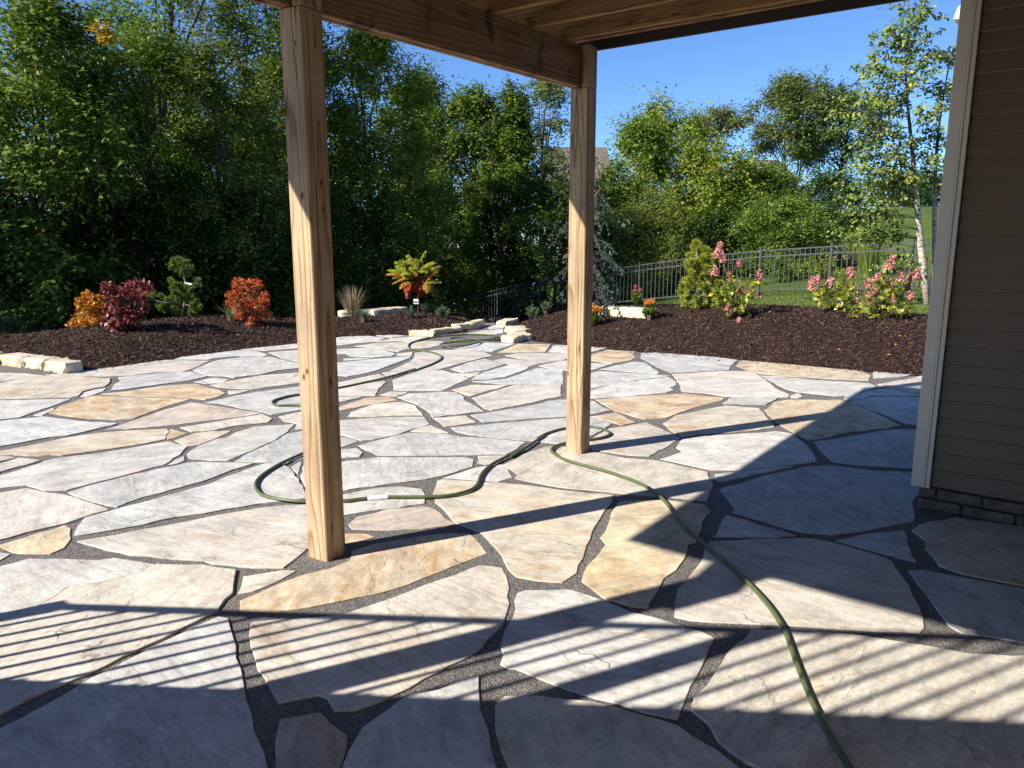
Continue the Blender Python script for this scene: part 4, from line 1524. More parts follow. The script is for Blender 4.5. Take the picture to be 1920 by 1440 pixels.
LM = {
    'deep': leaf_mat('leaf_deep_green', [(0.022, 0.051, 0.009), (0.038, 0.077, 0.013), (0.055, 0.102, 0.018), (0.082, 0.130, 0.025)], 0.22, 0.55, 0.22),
    'mid': leaf_mat('leaf_mid_green', [(0.063, 0.124, 0.021), (0.098, 0.177, 0.029), (0.143, 0.221, 0.037), (0.205, 0.264, 0.051)], 0.28, 0.55, 0.22),
    'lime': leaf_mat('leaf_yellow_green', [(0.101, 0.179, 0.025), (0.159, 0.250, 0.034), (0.218, 0.305, 0.043), (0.334, 0.340, 0.054)], 0.3, 0.55, 0.22),
    'olive': leaf_mat('leaf_olive', [(0.092, 0.141, 0.029), (0.148, 0.197, 0.041), (0.203, 0.243, 0.055)], 0.25, 0.55, 0.22),
    'grey': leaf_mat('leaf_grey_green', [(0.091, 0.139, 0.045), (0.145, 0.185, 0.067), (0.200, 0.241, 0.084)], 0.28, 0.55, 0.22),
    'birch': leaf_mat('leaf_birch', [(0.080, 0.150, 0.036), (0.132, 0.212, 0.048), (0.212, 0.282, 0.081), (0.353, 0.353, 0.097)], 0.3, 0.55, 0.22),
    'orange': leaf_mat('leaf_orange_yellow', [(0.44, 0.14, 0.03), (0.54, 0.24, 0.035), (0.54, 0.36, 0.045), (0.40, 0.09, 0.04)], 0.25, 0.45, 0.35),
    'yellow': leaf_mat('leaf_golden', [(0.52, 0.40, 0.04), (0.45, 0.38, 0.05), (0.54, 0.26, 0.03)], 0.3, 0.45, 0.3),
    'maroon': leaf_mat('leaf_maroon', [(0.080, 0.016, 0.022), (0.150, 0.026, 0.032), (0.240, 0.045, 0.042), (0.300, 0.090, 0.070)], 0.15, 0.45, 0.3),
    'scarlet': leaf_mat('leaf_scarlet', [(0.50, 0.05, 0.035), (0.56, 0.085, 0.035), (0.54, 0.15, 0.04), (0.42, 0.20, 0.045)], 0.25, 0.45, 0.35),
    'needle': leaf_mat('needle_green', [(0.11, 0.17, 0.05), (0.17, 0.24, 0.07), (0.25, 0.32, 0.10)], 0.25, 0.5, 0.3),
    'needle_y': leaf_mat('needle_yellow_green', [(0.216, 0.269, 0.036), (0.324, 0.371, 0.054), (0.459, 0.474, 0.084)], 0.25, 0.5, 0.3),
    'spruce': leaf_mat('needle_blue', [(0.055, 0.089, 0.079), (0.086, 0.131, 0.121), (0.131, 0.184, 0.173)], 0.08, 0.5, 0.3),
    'straw': leaf_mat('blade_straw', [(0.22, 0.17, 0.10), (0.33, 0.27, 0.18), (0.42, 0.36, 0.27)], 0.15, 0.6, 0.2),
    'silver': leaf_mat('blade_silver', [(0.22, 0.25, 0.16), (0.34, 0.37, 0.27), (0.16, 0.2, 0.1)], 0.15, 0.5, 0.3),
    'blade': leaf_mat('grass_blade', [(0.084, 0.154, 0.028), (0.126, 0.203, 0.042), (0.182, 0.238, 0.063), (0.308, 0.266, 0.112)], 0.2, 0.6, 0.2),
    'sage': leaf_mat('leaf_sage', [(0.077, 0.140, 0.070), (0.119, 0.196, 0.105), (0.168, 0.238, 0.140)], 0.15, 0.5, 0.3),
    'hyd': leaf_mat('leaf_hydrangea', [(0.196, 0.280, 0.035), (0.336, 0.364, 0.042), (0.476, 0.420, 0.049), (0.126, 0.210, 0.042)], 0.35, 0.45, 0.35),
    'pink': leaf_mat('petal_pink', [(0.48, 0.15, 0.17), (0.58, 0.27, 0.28), (0.64, 0.45, 0.40), (0.40, 0.11, 0.13)], 0.2, 0.6, 0.2),
    'petal_o': leaf_mat('petal_orange', [(0.55, 0.20, 0.03), (0.60, 0.32, 0.06), (0.45, 0.10, 0.02)], 0.2, 0.6, 0.2),
    'petal_m': leaf_mat('petal_magenta', [(0.45, 0.06, 0.16), (0.55, 0.14, 0.24)], 0.2, 0.6, 0.2),
    'sum_y': leaf_mat('sumac_lime', [(0.19, 0.29, 0.03), (0.28, 0.35, 0.035), (0.38, 0.33, 0.04)], 0.35, 0.45, 0.3),
    'sum_o': leaf_mat('sumac_orange', [(0.42, 0.16, 0.03), (0.42, 0.26, 0.04), (0.30, 0.28, 0.04)], 0.3, 0.45, 0.3),
    'sum_r': leaf_mat('sumac_red', [(0.48, 0.05, 0.02), (0.50, 0.10, 0.025), (0.38, 0.04, 0.03)], 0.3, 0.45, 0.3),
}


def blades(name, base, n, h, spread, mat, parent, width=0.006, curve=0.5, seg=3, foot_r=0.05):
    """arching grass blades"""
    base = np.array(base)
    V, Fc = [], []
    for i in range(n):
        a = random.uniform(0, 2 * math.pi)
        hh = h * random.uniform(0.6, 1.05)
        sp = spread * random.uniform(0.1, 1.0)
        f0 = np.array([math.cos(a), math.sin(a), 0]) * foot_r * random.random()
        side = np.array([-math.sin(a), math.cos(a), 0])
        k = len(V)
        for s in range(seg + 1):
            t = s / seg
            p = base + f0 + np.array([math.cos(a), math.sin(a), 0]) * sp * t ** (1 + curve) + np.array([0, 0, hh * (t - 0.35 * curve * t * t * sp / max(h, 0.01))])
            w = width * (1 - 0.85 * t)
            V += [p - side * w, p + side * w]
        for s in range(seg):
            Fc.append((k + 2 * s, k + 2 * s + 1, k + 2 * s + 3, k + 2 * s + 2))
    return np_obj(name, V, Fc, mat, parent, tuple(base))


def needles(C, D, per, L, w, spread=1.0):
    """needle sprays at points C along directions D"""
    C = np.repeat(np.asarray(C, dtype=float), per, axis=0)
    D = np.repeat(unit(np.asarray(D, dtype=float)), per, axis=0)
    n = len(C)
    A = unit(D + rdir(n) * spread)
    P = C + D * (rng.random((n, 1)) - 0.5) * L * 0.8
    return leaves(P, A, rdir(n), L * (0.7 + 0.5 * rng.random(n)), np.full(n, w), 0.0)


def tuft_points(px_list, T, Y, jitter=0.10):
    out = []
    for q in px_list.split():
        x, y = q.split(',')
        p = at(T[0] + float(x) / T[2], T[1] + float(y) / T[2], Y + random.uniform(-jitter, jitter))
        out.append(p)
    return out


CR1 = (120, 460, 4.364)

# dwarf pine on the left mound
b = foot(338, 593)
pine = empty('dwarf_pine', b, 'small irregular green pine with white tag on the left mound', 'pine')
tp = tuft_points('895,130 930,125 960,130 985,150 1010,150 885,160 880,190 910,180 945,165 975,190 1010,185 1040,190 1045,215 930,215 965,220 1000,225 1020,250 960,245 '
                 '870,290 885,305 1075,290 1095,300 1090,330 1105,340 1065,340 910,330 940,335 970,340 1000,345 885,360 920,370 955,375 990,380 1030,375 900,395 940,405 980,410 1020,410 1060,420 '
                 '890,430 930,440 970,445 1010,450 1050,455 1080,460 880,465 920,475 960,480 1000,490 1040,490 1085,500 1110,510 800,420 820,440 850,450 780,490 810,500 840,500 870,510 790,515 830,530 '
                 '900,520 940,530 980,540 1020,530 1060,530 1095,520 900,550 940,560 980,565 1030,555 1070,550 690,385 715,375 735,395 745,415 700,415 720,435 695,440 ', CR1, b.y, 0.13)
mb = MB()
tk = [b - UP * 0.05, at(120 + 985 / 4.364, 460 + 480 / 4.364, b.y), at(120 + 1000 / 4.364, 460 + 330 / 4.364, b.y), at(120 + 970 / 4.364, 460 + 200 / 4.364, b.y), at(120 + 950 / 4.364, 460 + 140 / 4.364, b.y)]
mb.tube(tk, [0.025, 0.02, 0.016, 0.011, 0.006], 6)
ax = tk[1]
for q in tp[::3]:
    s = min(tk[1:], key=lambda v: (v - q).length)
    mb.tube([s, s.lerp(q, 0.5) - UP * 0.02, q], [0.008, 0.006, 0.004], 4)
mb.build('trunk', M['bark_pale'], pine, b, True)
V, Fc = needles(tp, [(p - ax).normalized() * 0.6 + UP * 0.7 for p in tp], 210, 0.066, 0.011, 1.0)
np_obj('needle_foliage', V, Fc, LM['needle'], pine, b)
mb = MB()
t0 = at(120 + 985 / 4.364, 460 + 300 / 4.364, b.y - 0.03)
mb.add([t0, t0 + Vector((0.17, 0, -0.03)), t0 + Vector((0.17, 0, -0.055)), t0 + Vector((0.01, 0, -0.04)), t0 + Vector((0, 0.004, 0)), t0 + Vector((0.17, 0.004, -0.03)), t0 + Vector((0.17, 0.004, -0.055)), t0 + Vector((0.01, 0.004, -0.04))],
       [(0, 1, 2, 3), (7, 6, 5, 4), (0, 4, 5, 1), (1, 5, 6, 2), (2, 6, 7, 3), (3, 7, 4, 0)])
mb.build('tag', M['white'], pine, t0)


def bushy(name, label, px, py, centers, T, r, per, L, Wd, mat, cat='shrub', depth=0.22, stems=8, group=None, up=0.4, stemmat=None):
    b = foot(px, py)
    o = empty(name, b, label, cat, group)
    C = tuft_points(centers, T, b.y, depth)
    mb = MB()
    for q in random.sample(C, min(stems, len(C))):
        mb.tube([b + Vector((random.uniform(-.05, .05), random.uniform(-.05, .05), -0.03)), b.lerp(q, 0.5) + Vector((random.uniform(-.03, .03), random.uniform(-.03, .03), 0.03)), q], [0.008, 0.006, 0.003], 5)
    mb.build('stem', stemmat or M['stem'], o, b, True)
    V, Fc = cloud_leaves([tuple(c) for c in C], [r * random.uniform(0.7, 1.2) for _ in C], per, L, Wd, up=up)
    np_obj('foliage', V, Fc, mat, o, b)
    return o, C


bushy('shrub', 'orange and yellow leaved shrub at the left end of the mound', 175, 612,
      '180,400 210,410 150,440 120,465 200,450 240,430 280,430 320,440 130,500 170,500 210,500 260,480 300,470 110,560 150,550 190,550 230,540 280,530 80,630 110,620 150,610 190,600 230,600 270,590 70,650 130,650 200,640 250,630 300,580 330,500',
      CR1, 0.075, 42, 0.052, 0.034, LM['orange'], depth=0.28)
bushy('shrub', 'golden yellow shrub tucked among the orange leaves', 188, 611, '190,500 220,520 180,540 240,550 200,580 250,590 170,590 220,620 180,630 260,620 130,620',
      CR1, 0.07, 34, 0.048, 0.03, LM['yellow'], depth=0.15)
o, C = bushy('shrub', 'dark maroon leaved shrub with long arching stems', 240, 618,
             '330,340 350,330 345,370 370,345 390,365 330,390 400,390 470,395 500,365 530,325 545,375 555,310 590,300 600,320 630,365 650,370 680,330 690,350 560,440 590,420 620,410 650,430 520,400 '
             '400,450 440,480 380,500 430,520 480,520 520,540 340,520 350,560 390,570 430,590 470,580 520,590 560,600 330,610 370,630 410,650 450,640 490,650 540,640 590,640 430,680 480,690 520,690 600,570 640,510 660,500 610,530 550,560 580,660',
             CR1, 0.06, 30, 0.068, 0.042, LM['maroon'], depth=0.24, stems=22)
bushy('shrub', 'bright scarlet orange compact bush on the left mound', 470, 606,
      '1420,290 1450,280 1480,300 1510,290 1540,300 1570,290 1590,310 1400,330 1440,340 1480,350 1520,350 1560,340 1600,340 1380,380 1420,390 1470,400 1520,400 1570,400 1620,400 1650,400 1370,430 1410,440 1460,450 1510,450 1560,450 1610,450 1650,440 '
      '1390,490 1430,500 1480,500 1530,500 1580,500 1630,500 1660,480 1410,540 1450,550 1500,550 1550,550 1600,550 1640,540 1430,590 1480,600 1530,600 1580,590 1620,580 1470,630 1520,630 1570,620 1350,400 1350,470 1680,560',
      CR1, 0.062, 60, 0.034, 0.02, LM['scarlet'], depth=0.24, stems=18)


def grass_thing(name, label, px, py, n, h, spread, mat, width, curve=0.5, foot_r=0.06, group=None, seg=3):
    b = foot(px, py)
    o = empty(name, b, label, 'grass', group)
    blades('blades', (b.x, b.y, b.z - 0.02), n, h, spread, mat, o, width, curve, seg, foot_r)
    return o


grass_thing('grass_tuft', 'pale silvery grass tuft beside the scarlet bush', 434, 602, 80, 0.36, 0.30, LM['silver'], 0.008, 1.0)
grass_thing('ornamental_grass', 'tall straw coloured ornamental grass right of the near post', 661, 588, 170, 0.62, 0.32, LM['straw'], 0.007, 0.5, 0.12)

# staghorn sumac
b = foot(783, 581)
sumac = empty('sumac', b, 'small sumac tree with lime, orange and red drooping fronds', 'tree')
top = at(785, 527, b.y)
mb = MB()
mb.tube([b - UP * 0.05, b.lerp(top, 0.5) + Vector((0.02, 0, 0)), top], [0.018, 0.014, 0.012], 6)
fr = [('sum_y', 798, 470, 0.3), ('sum_y', 765, 478, 0.1), ('sum_y', 750, 487, 0.25), ('sum_y', 812, 490, 0.2), ('sum_y', 730, 505, 0.3), ('sum_o', 727, 513, 0.4), ('sum_y', 824, 498, 0.3), ('sum_y', 826, 527, 0.4),
      ('sum_o', 738, 530, 0.6), ('sum_o', 750, 535, 0.5), ('sum_o', 815, 500, 0.4), ('sum_o', 810, 545, 0.7), ('sum_r', 760, 547, 0.9), ('sum_r', 765, 556, 1.0), ('sum_r', 785, 556, 1.0), ('sum_r', 800, 540, 0.8),
      ('sum_y', 780, 485, 0.1), ('sum_y', 770, 500, 0.3), ('sum_y', 800, 508, 0.3), ('sum_o', 760, 520, 0.5), ('sum_y', 745, 498, 0.3), ('sum_o', 795, 497, 0.3), ('sum_r', 772, 540, 0.8), ('sum_y', 818, 515, 0.4), ('sum_o', 740, 520, 0.5), ('sum_r', 792, 548, 0.9)]
for _ in range(26):
    a_, r_ = random.uniform(0, 2 * math.pi), random.random() ** 0.5
    px_, py_ = 779 + 46 * r_ * math.cos(a_), 513 + 38 * r_ * math.sin(a_)
    fr.append((random.choice(('sum_y', 'sum_y', 'sum_o')) if py_ < 512 else random.choice(('sum_y', 'sum_o', 'sum_o')) if py_ < 532 else random.choice(('sum_o', 'sum_r', 'sum_r')), px_, py_, 0.2 + 0.5 * random.random()))
origins = [at(766, 515, b.y - 0.1), at(802, 512, b.y + 0.1), at(784, 498, b.y), at(770, 530, b.y - 0.15), at(797, 530, b.y - 0.12), at(784, 515, b.y + 0.2), at(783, 508, b.y - 0.25)]
for q in origins:
    mb.tube([top, top.lerp(q, 0.6) + UP * 0.01, q], [0.01, 0.007, 0.005], 5)
for m, px, py, dr in fr:
    tip = at(px, py, b.y + random.uniform(-0.33, 0.33))
    s = min(origins, key=lambda v: (v - tip).length)
    mid = s.lerp(tip, 0.5) + UP * (0.05 + 0.05 * dr)
    pts = [(s * (1 - t) ** 2 + mid * 2 * t * (1 - t) + tip * t * t) for t in [i / 15 for i in range(16)]]
    fb = MB()
    fb.tube(pts[::5], [0.004, 0.0035, 0.003, 0.002], 4)
    lst = []
    for i in range(2, 16):
        d = (pts[i] - pts[i - 1]).normalized()
        sd_ = d.cross(UP).normalized()
        for sg in (-1, 1):
            L = 0.135 * (1 - 0.5 * abs(i - 7) / 8)
            lst.append((pts[i], sd_ * sg + d * 0.4 - UP * (0.5 + 0.5 * random.random()), L))
    P = np.array([tuple(x[0]) for x in lst])
    A = np.array([tuple(x[1]) for x in lst])
    Nn = np.tile(np.array([0, -0.5, 1.0]), (len(P), 1)) + rng.normal(size=(len(P), 3)) * 0.3
    V, Fc = leaves(P, A, Nn, np.array([x[2] for x in lst]), np.full(len(P), 0.036), 0.1)
    fb.add(V.tolist(), Fc.tolist())
    fb.build('frond', LM[m], sumac, b)
mb.build('trunk', M['stem'], sumac, b, True)
mb = MB()
t0 = at(780, 563, b.y - 0.04)
mb.box(t0, (Vector((1, 0, 0)), Vector((0, 1, 0)), UP), (0.10, 0.004, 0.05))
mb.box(t0 - UP * 0.06, (Vector((1, 0, 0)), Vector((0, 1, 0)), UP), (0.10, 0.003, 0.022))
mb.build('tag', M['white'], sumac, t0)


def perennial(name, label, px, py, h, w, mat, flower=None, nfl=0, tagged=False, cat='plant', per=26, leafL=0.05, leafW=0.010, fr_=0.028):
    b = foot(px, py)
    o = empty(name, b, label, cat)
    n = max(6, int(per))
    C, Dd = [], []
    mb = MB()
    for i in range(n):
        a = random.uniform(0, 2 * math.pi)
        rr = w / 2 * random.random() ** 0.6
        tip = b + Vector((math.cos(a) * rr, math.sin(a) * rr, h * random.uniform(0.6, 1.0) * (1 - 0.35 * rr / (w / 2))))
        mb.tube([b + Vector((math.cos(a), math.sin(a), 0)) * rr * 0.3 - UP * 0.02, tip], [0.003, 0.0018], 4)
        for k in range(5):
            C.append(tuple(b.lerp(tip, 0.25 + 0.16 * k)))
            Dd.append(tuple((tip - b).normalized()))
    mb.build('stem', M['stem'], o, b, True)
    V, Fc = needles(C, Dd, 9, leafL, leafW, 0.75)
    np_obj('foliage', V, Fc, mat, o, b)
    for i in range(nfl):
        a = i / max(1, nfl) * 2 * math.pi + random.uniform(-0.3, 0.3)
        rr = w / 2 * random.uniform(0.2, 0.9)
        c = b + Vector((math.cos(a) * rr, math.sin(a) * rr, h * random.uniform(0.85, 1.12)))
        V, Fc = cloud_leaves([tuple(c)], [fr_], 44, fr_ * 0.9, fr_ * 0.5, up=0.9, squash=0.6)
        np_obj('flower', V, Fc, flower, o, tuple(c))
    if tagged:
        mb = MB()
        t0 = b + Vector((-0.02, -w * 0.55, 0.05))
        mb.box(t0, (Vector((1, 0.2, 0)).normalized(), Vector((-0.2, 1, 0.3)).normalized(), Vector((0, -0.3, 1)).normalized()), (0.055, 0.003, 0.085))
        mb.build('plant_tag', M['tagm'], o, t0)
    return o


M['tagm'] = plain('tag_card', (0.62, 0.42, 0.36), 0.6, 0.2, var=0.35, scale=60)
perennial('perennial', 'small green perennial with a tag below the shaded retaining block', 684, 604, 0.20, 0.24, LM['sage'], tagged=True)
perennial('perennial', 'small grey green perennial left of the sumac trunk', 771, 596, 0.24, 0.17, LM['sage'])
perennial('perennial', 'bushy lavender like perennial right of the sumac trunk', 799, 582, 0.24, 0.22, LM['sage'])
perennial('perennial', 'silvery perennial at the right end of the left bed', 830, 597, 0.26, 0.26, LM['sage'])
perennial('perennial', 'pale green perennial at the left of the right bed', 1001, 590, 0.28, 0.28, LM['sage'])
perennial('perennial', 'green perennial with white tag beside the timber post', 1024, 586, 0.30, 0.22, LM['sage'], tagged=True)
perennial('flowering_plant', 'orange and yellow flowering plant just right of the far post', 1112, 612, 0.30, 0.24, LM['mid'], LM['petal_o'], 11, per=20, leafW=0.02, cat='flower', fr_=0.04)
perennial('flowering_plant', 'magenta coneflower standing behind the limestone slab', 1193, 573, 0.34, 0.22, LM['mid'], LM['petal_m'], 3, per=16, leafW=0.02, cat='flower', fr_=0.034)
perennial('flowering_plant', 'rust orange flowering plant with a tag at the slab end', 1216, 600, 0.30, 0.26, LM['mid'], LM['petal_o'], 8, True, per=20, leafW=0.02, cat='flower', fr_=0.034)

# weeping blue spruce behind the far post
b = foot(1128, 594)
spr = empty('weeping_spruce', b, 'weeping blue spruce behind the far deck post', 'spruce')
ld = [b - UP * 0.05, at(1118, 540, b.y), at(1112, 470, b.y), at(1100, 410, b.y), at(1112, 375, b.y), at(1128, 352, b.y)]
mb = MB()
mb.tube(smooth_path(ld, 3), 0.022, 6)
C, Dd = [], []
ends = [(1050, 433), (1046, 518), (1057, 545), (1140, 430), (1150, 412), (1133, 455), (1125, 470), (1160, 510), (1165, 505), (1148, 520), (1140, 545), (1120, 565), (1110, 560), (1128, 590), (1150, 560), (1158, 545), (1105, 500), (1118, 520), (1135, 500),
        (1142, 480), (1090, 450), (1120, 400), (1135, 395), (1108, 440), (1155, 575), (1138, 575), (1165, 540), (1112, 595), (1126, 430), (1150, 470), (1085, 500), (1080, 550), (1070, 480), (1098, 575), (1060, 560), (1145, 590), (1130, 540), (1152, 495)]
sp = smooth_path(ld, 4)
for px, py in ends:
    e = at(px, py, b.y + random.uniform(-0.4, 0.35))
    s = min(sp, key=lambda v: (v - e - UP * 0.28).length)
    mid = s.lerp(e, 0.6) + UP * 0.16
    pts = [(s * (1 - t) ** 2 + mid * 2 * t * (1 - t) + e * t * t) for t in [i / 9 for i in range(10)]]
    mb.tube(pts[::3], [0.009, 0.007, 0.005, 0.003], 4)
    for i in range(2, 10):
        C.append(tuple(pts[i]))
        Dd.append(tuple((pts[i] - pts[i - 1]).normalized()))
        for _ in range(2):
            q = pts[i] + Vector((random.uniform(-.05, .05), random.uniform(-.05, .05), -random.uniform(0.0, 0.09)))
            C.append(tuple(q))
            Dd.append((random.uniform(-.4, .4), random.uniform(-.4, .4), -0.8))
mb.build('trunk', M['bark'], spr, b, True)
V, Fc = needles(C, Dd, 34, 0.036, 0.006, 0.85)
np_obj('needle_foliage', V, Fc, LM['spruce'], spr, b)

# yellow green pine by the hydrangeas
CR4 = (1240, 420, 3.692)
b = foot(1310, 578)
pine2 = empty('dwarf_pine', b, 'bushy yellow green pine left of the pink hydrangeas', 'pine')
C2 = tuft_points('240,140 225,165 260,160 250,190 300,185 315,200 270,215 230,200 190,230 215,240 250,240 290,240 330,230 180,285 210,270 250,270 290,270 330,270 370,260 390,250 190,310 230,310 270,310 310,310 350,300 '
                 '210,345 250,345 290,345 330,340 170,400 200,390 240,390 280,385 320,385 360,380 390,390 150,430 190,430 230,430 270,430 310,430 350,430 390,430 140,470 180,470 220,470 260,470 300,470 340,470 380,470 410,460 '
                 '160,510 200,510 240,510 280,510 320,510 360,510 400,500 170,545 210,545 250,550 290,550 330,545 370,540 230,570 290,570 340,565 200,560', CR4, b.y, 0.22)
mb = MB()
ax = at(1308, 540, b.y)
mb.tube([b - UP * 0.05, ax, at(1308, 500, b.y), at(1306, 462, b.y)], [0.03, 0.025, 0.016, 0.006], 6)
for q in C2[::3]:
    mb.tube([Vector((ax.x, ax.y, max(b.z + 0.05, q.z - 0.1))), q], [0.008, 0.004], 4)
mb.build('trunk', M['bark_pale'], pine2, b, True)
V, Fc = needles(C2, [(p - ax).normalized() + UP * 0.5 for p in C2], 190, 0.085, 0.012, 1.0)
np_obj('needle_foliage', V, Fc, LM['needle_y'], pine2, b)


# hydrangeas
def hydrangea(label, px, py, heads, leafpts, n_leaf=30):
    b = foot(px, py)
    o = empty('hydrangea', b, label, 'hydrangea', 'pink hydrangeas on the right mound')
    mb = MB()
    LP = tuft_points(leafpts, CR4, b.y, 0.2)
    HD = []
    for x, y, s in heads:
        s *= 0.86
        c = at(CR4[0] + x / CR4[2], CR4[1] + y / CR4[2], b.y + random.uniform(-0.2, 0.2))
        HD.append((c, s))
        mid = b.lerp(c, 0.5) + Vector((0, 0, 0.05))
        mb.tube([b - UP * 0.03, mid, c - UP * 0.05], [0.007, 0.005, 0.003], 5)
    for q in LP[::4]:
        mb.tube([b - UP * 0.03, b.lerp(q, 0.5) + UP * 0.04, q], [0.006, 0.004, 0.002], 4)
    mb.build('stem', M['stem'], o, b, True)
    V, Fc = cloud_leaves([tuple(p) for p in LP], [0.075] * len(LP), 9, 0.085, 0.05, up=0.6)
    np_obj('foliage', V, Fc, LM['hyd'], o, b)
    for c, s in HD:
        n = int(60 + 950 * s)
        t = rng.random(n)
        a = rng.random(n) * 2 * np.pi
        r = s * 0.36 * (1 - 0.72 * t) * (0.75 + 0.3 * rng.random(n))
        tilt = np.array([random.uniform(-0.25, 0.35), random.uniform(-0.2, 0.2), 1.0])
        P = np.array(tuple(c)) + np.stack([np.cos(a) * r, np.sin(a) * r, np.zeros(n)], 1) + (t[:, None] - 0.5) * s * 0.95 * tilt
        d = unit(np.stack([np.cos(a), np.sin(a), 0.3 + 0.8 * t], 1))
        V, Fc = leaves(P, rdir(n), d + rng.normal(size=(n, 3)) * 0.35, np.full(n, 0.034), np.full(n, 0.03), 0.05)
        np_obj('flower_head', V, Fc, LM['pink'], o, tuple(c))
    return o


hydrangea('pink hydrangea beside the yellow green pine with one tall flower head', 1382, 596,
          [(402, 180, 0.27), (530, 275, 0.14), (370, 325, 0.16), (470, 357, 0.14), (680, 355, 0.17), (552, 452, 0.12), (620, 460, 0.10), (460, 580, 0.11), (500, 615, 0.12), (535, 672, 0.12), (682, 677, 0.11), (430, 240, 0.1), (683, 490, 0.06)],
          '390,380 430,400 470,420 400,440 440,460 480,470 390,490 430,500 470,500 410,550 440,560 400,580 460,620 500,640 540,590 570,600 590,620 560,570 610,600 640,430 660,400 620,420 600,480 560,500 520,510 540,540 480,560 650,640 680,610 690,640 520,420 500,380 460,440 640,380')
hydrangea('middle pink hydrangea in front of the fence with two large heads', 1566, 583,
          [(1045, 412, 0.24), (1170, 402, 0.18), (1312, 335, 0.20), (1330, 430, 0.10), (1350, 532, 0.11), (1085, 380, 0.14), (1355, 485, 0.07)],
          '1050,490 1080,470 1110,450 1140,450 1090,500 1120,490 1060,520 1150,480 1180,460 1210,440 1240,400 1260,380 1280,400 1230,430 1260,450 1290,440 1310,470 1250,490 1280,500 1220,500 1190,500 1230,550 1260,560 1290,550 1210,580 1160,580 1250,580 1300,580 1320,520 1100,530 1280,530')
hydrangea('rightmost pink hydrangea next to the birch trunks', 1652, 597,
          [(1590, 265, 0.25), (1500, 362, 0.15), (1427, 407, 0.15), (1583, 392, 0.12), (1655, 366, 0.17), (1768, 345, 0.18), (1705, 435, 0.10), (1475, 465, 0.15), (1730, 500, 0.14), (1440, 540, 0.10), (1455, 670, 0.12), (1730, 365, 0.12), (1430, 490, 0.08), (1605, 520, 0.07)],
          '1545,345 1520,400 1490,420 1540,420 1580,430 1610,420 1640,440 1560,470 1600,470 1640,470 1520,490 1560,510 1600,530 1640,500 1470,510 1430,560 1400,570 1420,590 1460,580 1500,560 1540,570 1580,580 1450,620 1490,620 1530,610 1570,620 1480,650 1500,660 1560,650 1590,640 1680,580 1700,570 1690,600 1660,610 1740,690 1780,700 1800,715 1320,625 1340,620 1540,520 1610,590')

# ornamental grass beyond the fence
b = Vector((at(1632, 470, 24.0).x, 24.0, 0))
b.z = ground(b.x, b.y)
og = empty('ornamental_grass', b, 'large arching ornamental grass beyond the fence', 'grass')
blades('blades', tuple(b), 420, 1.75, 1.05, LM['lime'], og, 0.011, 0.7, 4, 0.25)
b = Vector((at(1395, 500, 24.5).x, 24.5, 0))

# low plants beyond the fence
for px, py, Y, w, h, mt, lab in ((1450, 520, 25.0, 0.9, 0.9, 'mid', 'leafy upright plant beyond the fence near the left hydrangea'), (1500, 530, 25.5, 1.5, 0.7, 'lime', 'low yellow green shrub beyond the fence, left of two'),
                                 (1545, 525, 25.5, 1.2, 0.65, 'lime', 'low yellow green shrub beyond the fence, right of two'), (1590, 515, 26.5, 1.8, 0.9, 'straw', 'dry brownish shrub beyond the fence')):
    p = at(px, py, Y)
    z = ground(p.x, Y)
    make_tree('low_shrub', lab, (p.x, Y, z), h, w, 0.05, LM[mt], 16, 70, (0.12, 0.26), 0.09, 0.045, 'round', cat='shrub', limbs=6, trunk_r=0.012, multi=1)

# ------------------------------------------------------------------ river birch
b = foot(1745, 573, 18.5)
birch = empty('river_birch', b, 'young river birch with peeling pale trunks near the house', 'birch')
st = [[(1741, 577), (1731, 500), (1723, 430), (1717, 350), (1710, 280), (1702, 200), (1697, 120), (1702, 50), (1706, -20)],
      [(1755, 577), (1752, 500), (1752, 420), (1752, 350), (1757, 270), (1765, 200), (1778, 130), (1790, 80)],
      [(1747, 577), (1768, 470), (1790, 380), (1812, 300), (1830, 220)]]
brad = [[0.09, 0.08, 0.07, 0.058, 0.045, 0.028, 0.02, 0.012, 0.006], [0.06, 0.056, 0.052, 0.045, 0.034, 0.022, 0.014, 0.007], [0.05, 0.042, 0.034, 0.024, 0.01]]
stems = []
mb = MB()
for k, (s, r) in enumerate(zip(st, brad)):
    P = [at(x, y, b.y + (0.0, 0.25, 0.5)[k] + 0.06 * i * (1 if k else 0)) for i, (x, y) in enumerate(s)]
    P[0].z = b.z - 0.1
    stems.append(P)
    mb.tube(P, r, 9)
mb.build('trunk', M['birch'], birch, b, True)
mb = MB()
LPt, LD = [], []


def twig(s, e, r0, nl, sag=0.1):
    mid = s.lerp(e, 0.5) + UP * sag
    pts = [(s * (1 - t) ** 2 + mid * 2 * t * (1 - t) + e * t * t) for t in [i / 8 for i in range(9)]]
    mb.tube(pts[::2], [r0, r0 * .8, r0 * .6, r0 * .4, r0 * .25], 4)
    for i in range(nl):
        t = 0.25 + 0.8 * random.random()
        k = min(7, int(min(t, 0.999) * 8))
        p = pts[k].lerp(pts[k + 1], random.random())
        LPt.append(tuple(p + Vector((random.gauss(0, .055), random.gauss(0, .055), random.gauss(0, .05)))))
        LD.append(tuple((pts[k + 1] - pts[k]).normalized() * 0.6 + Vector((random.gauss(0, .5), random.gauss(0, .5), -0.55))))


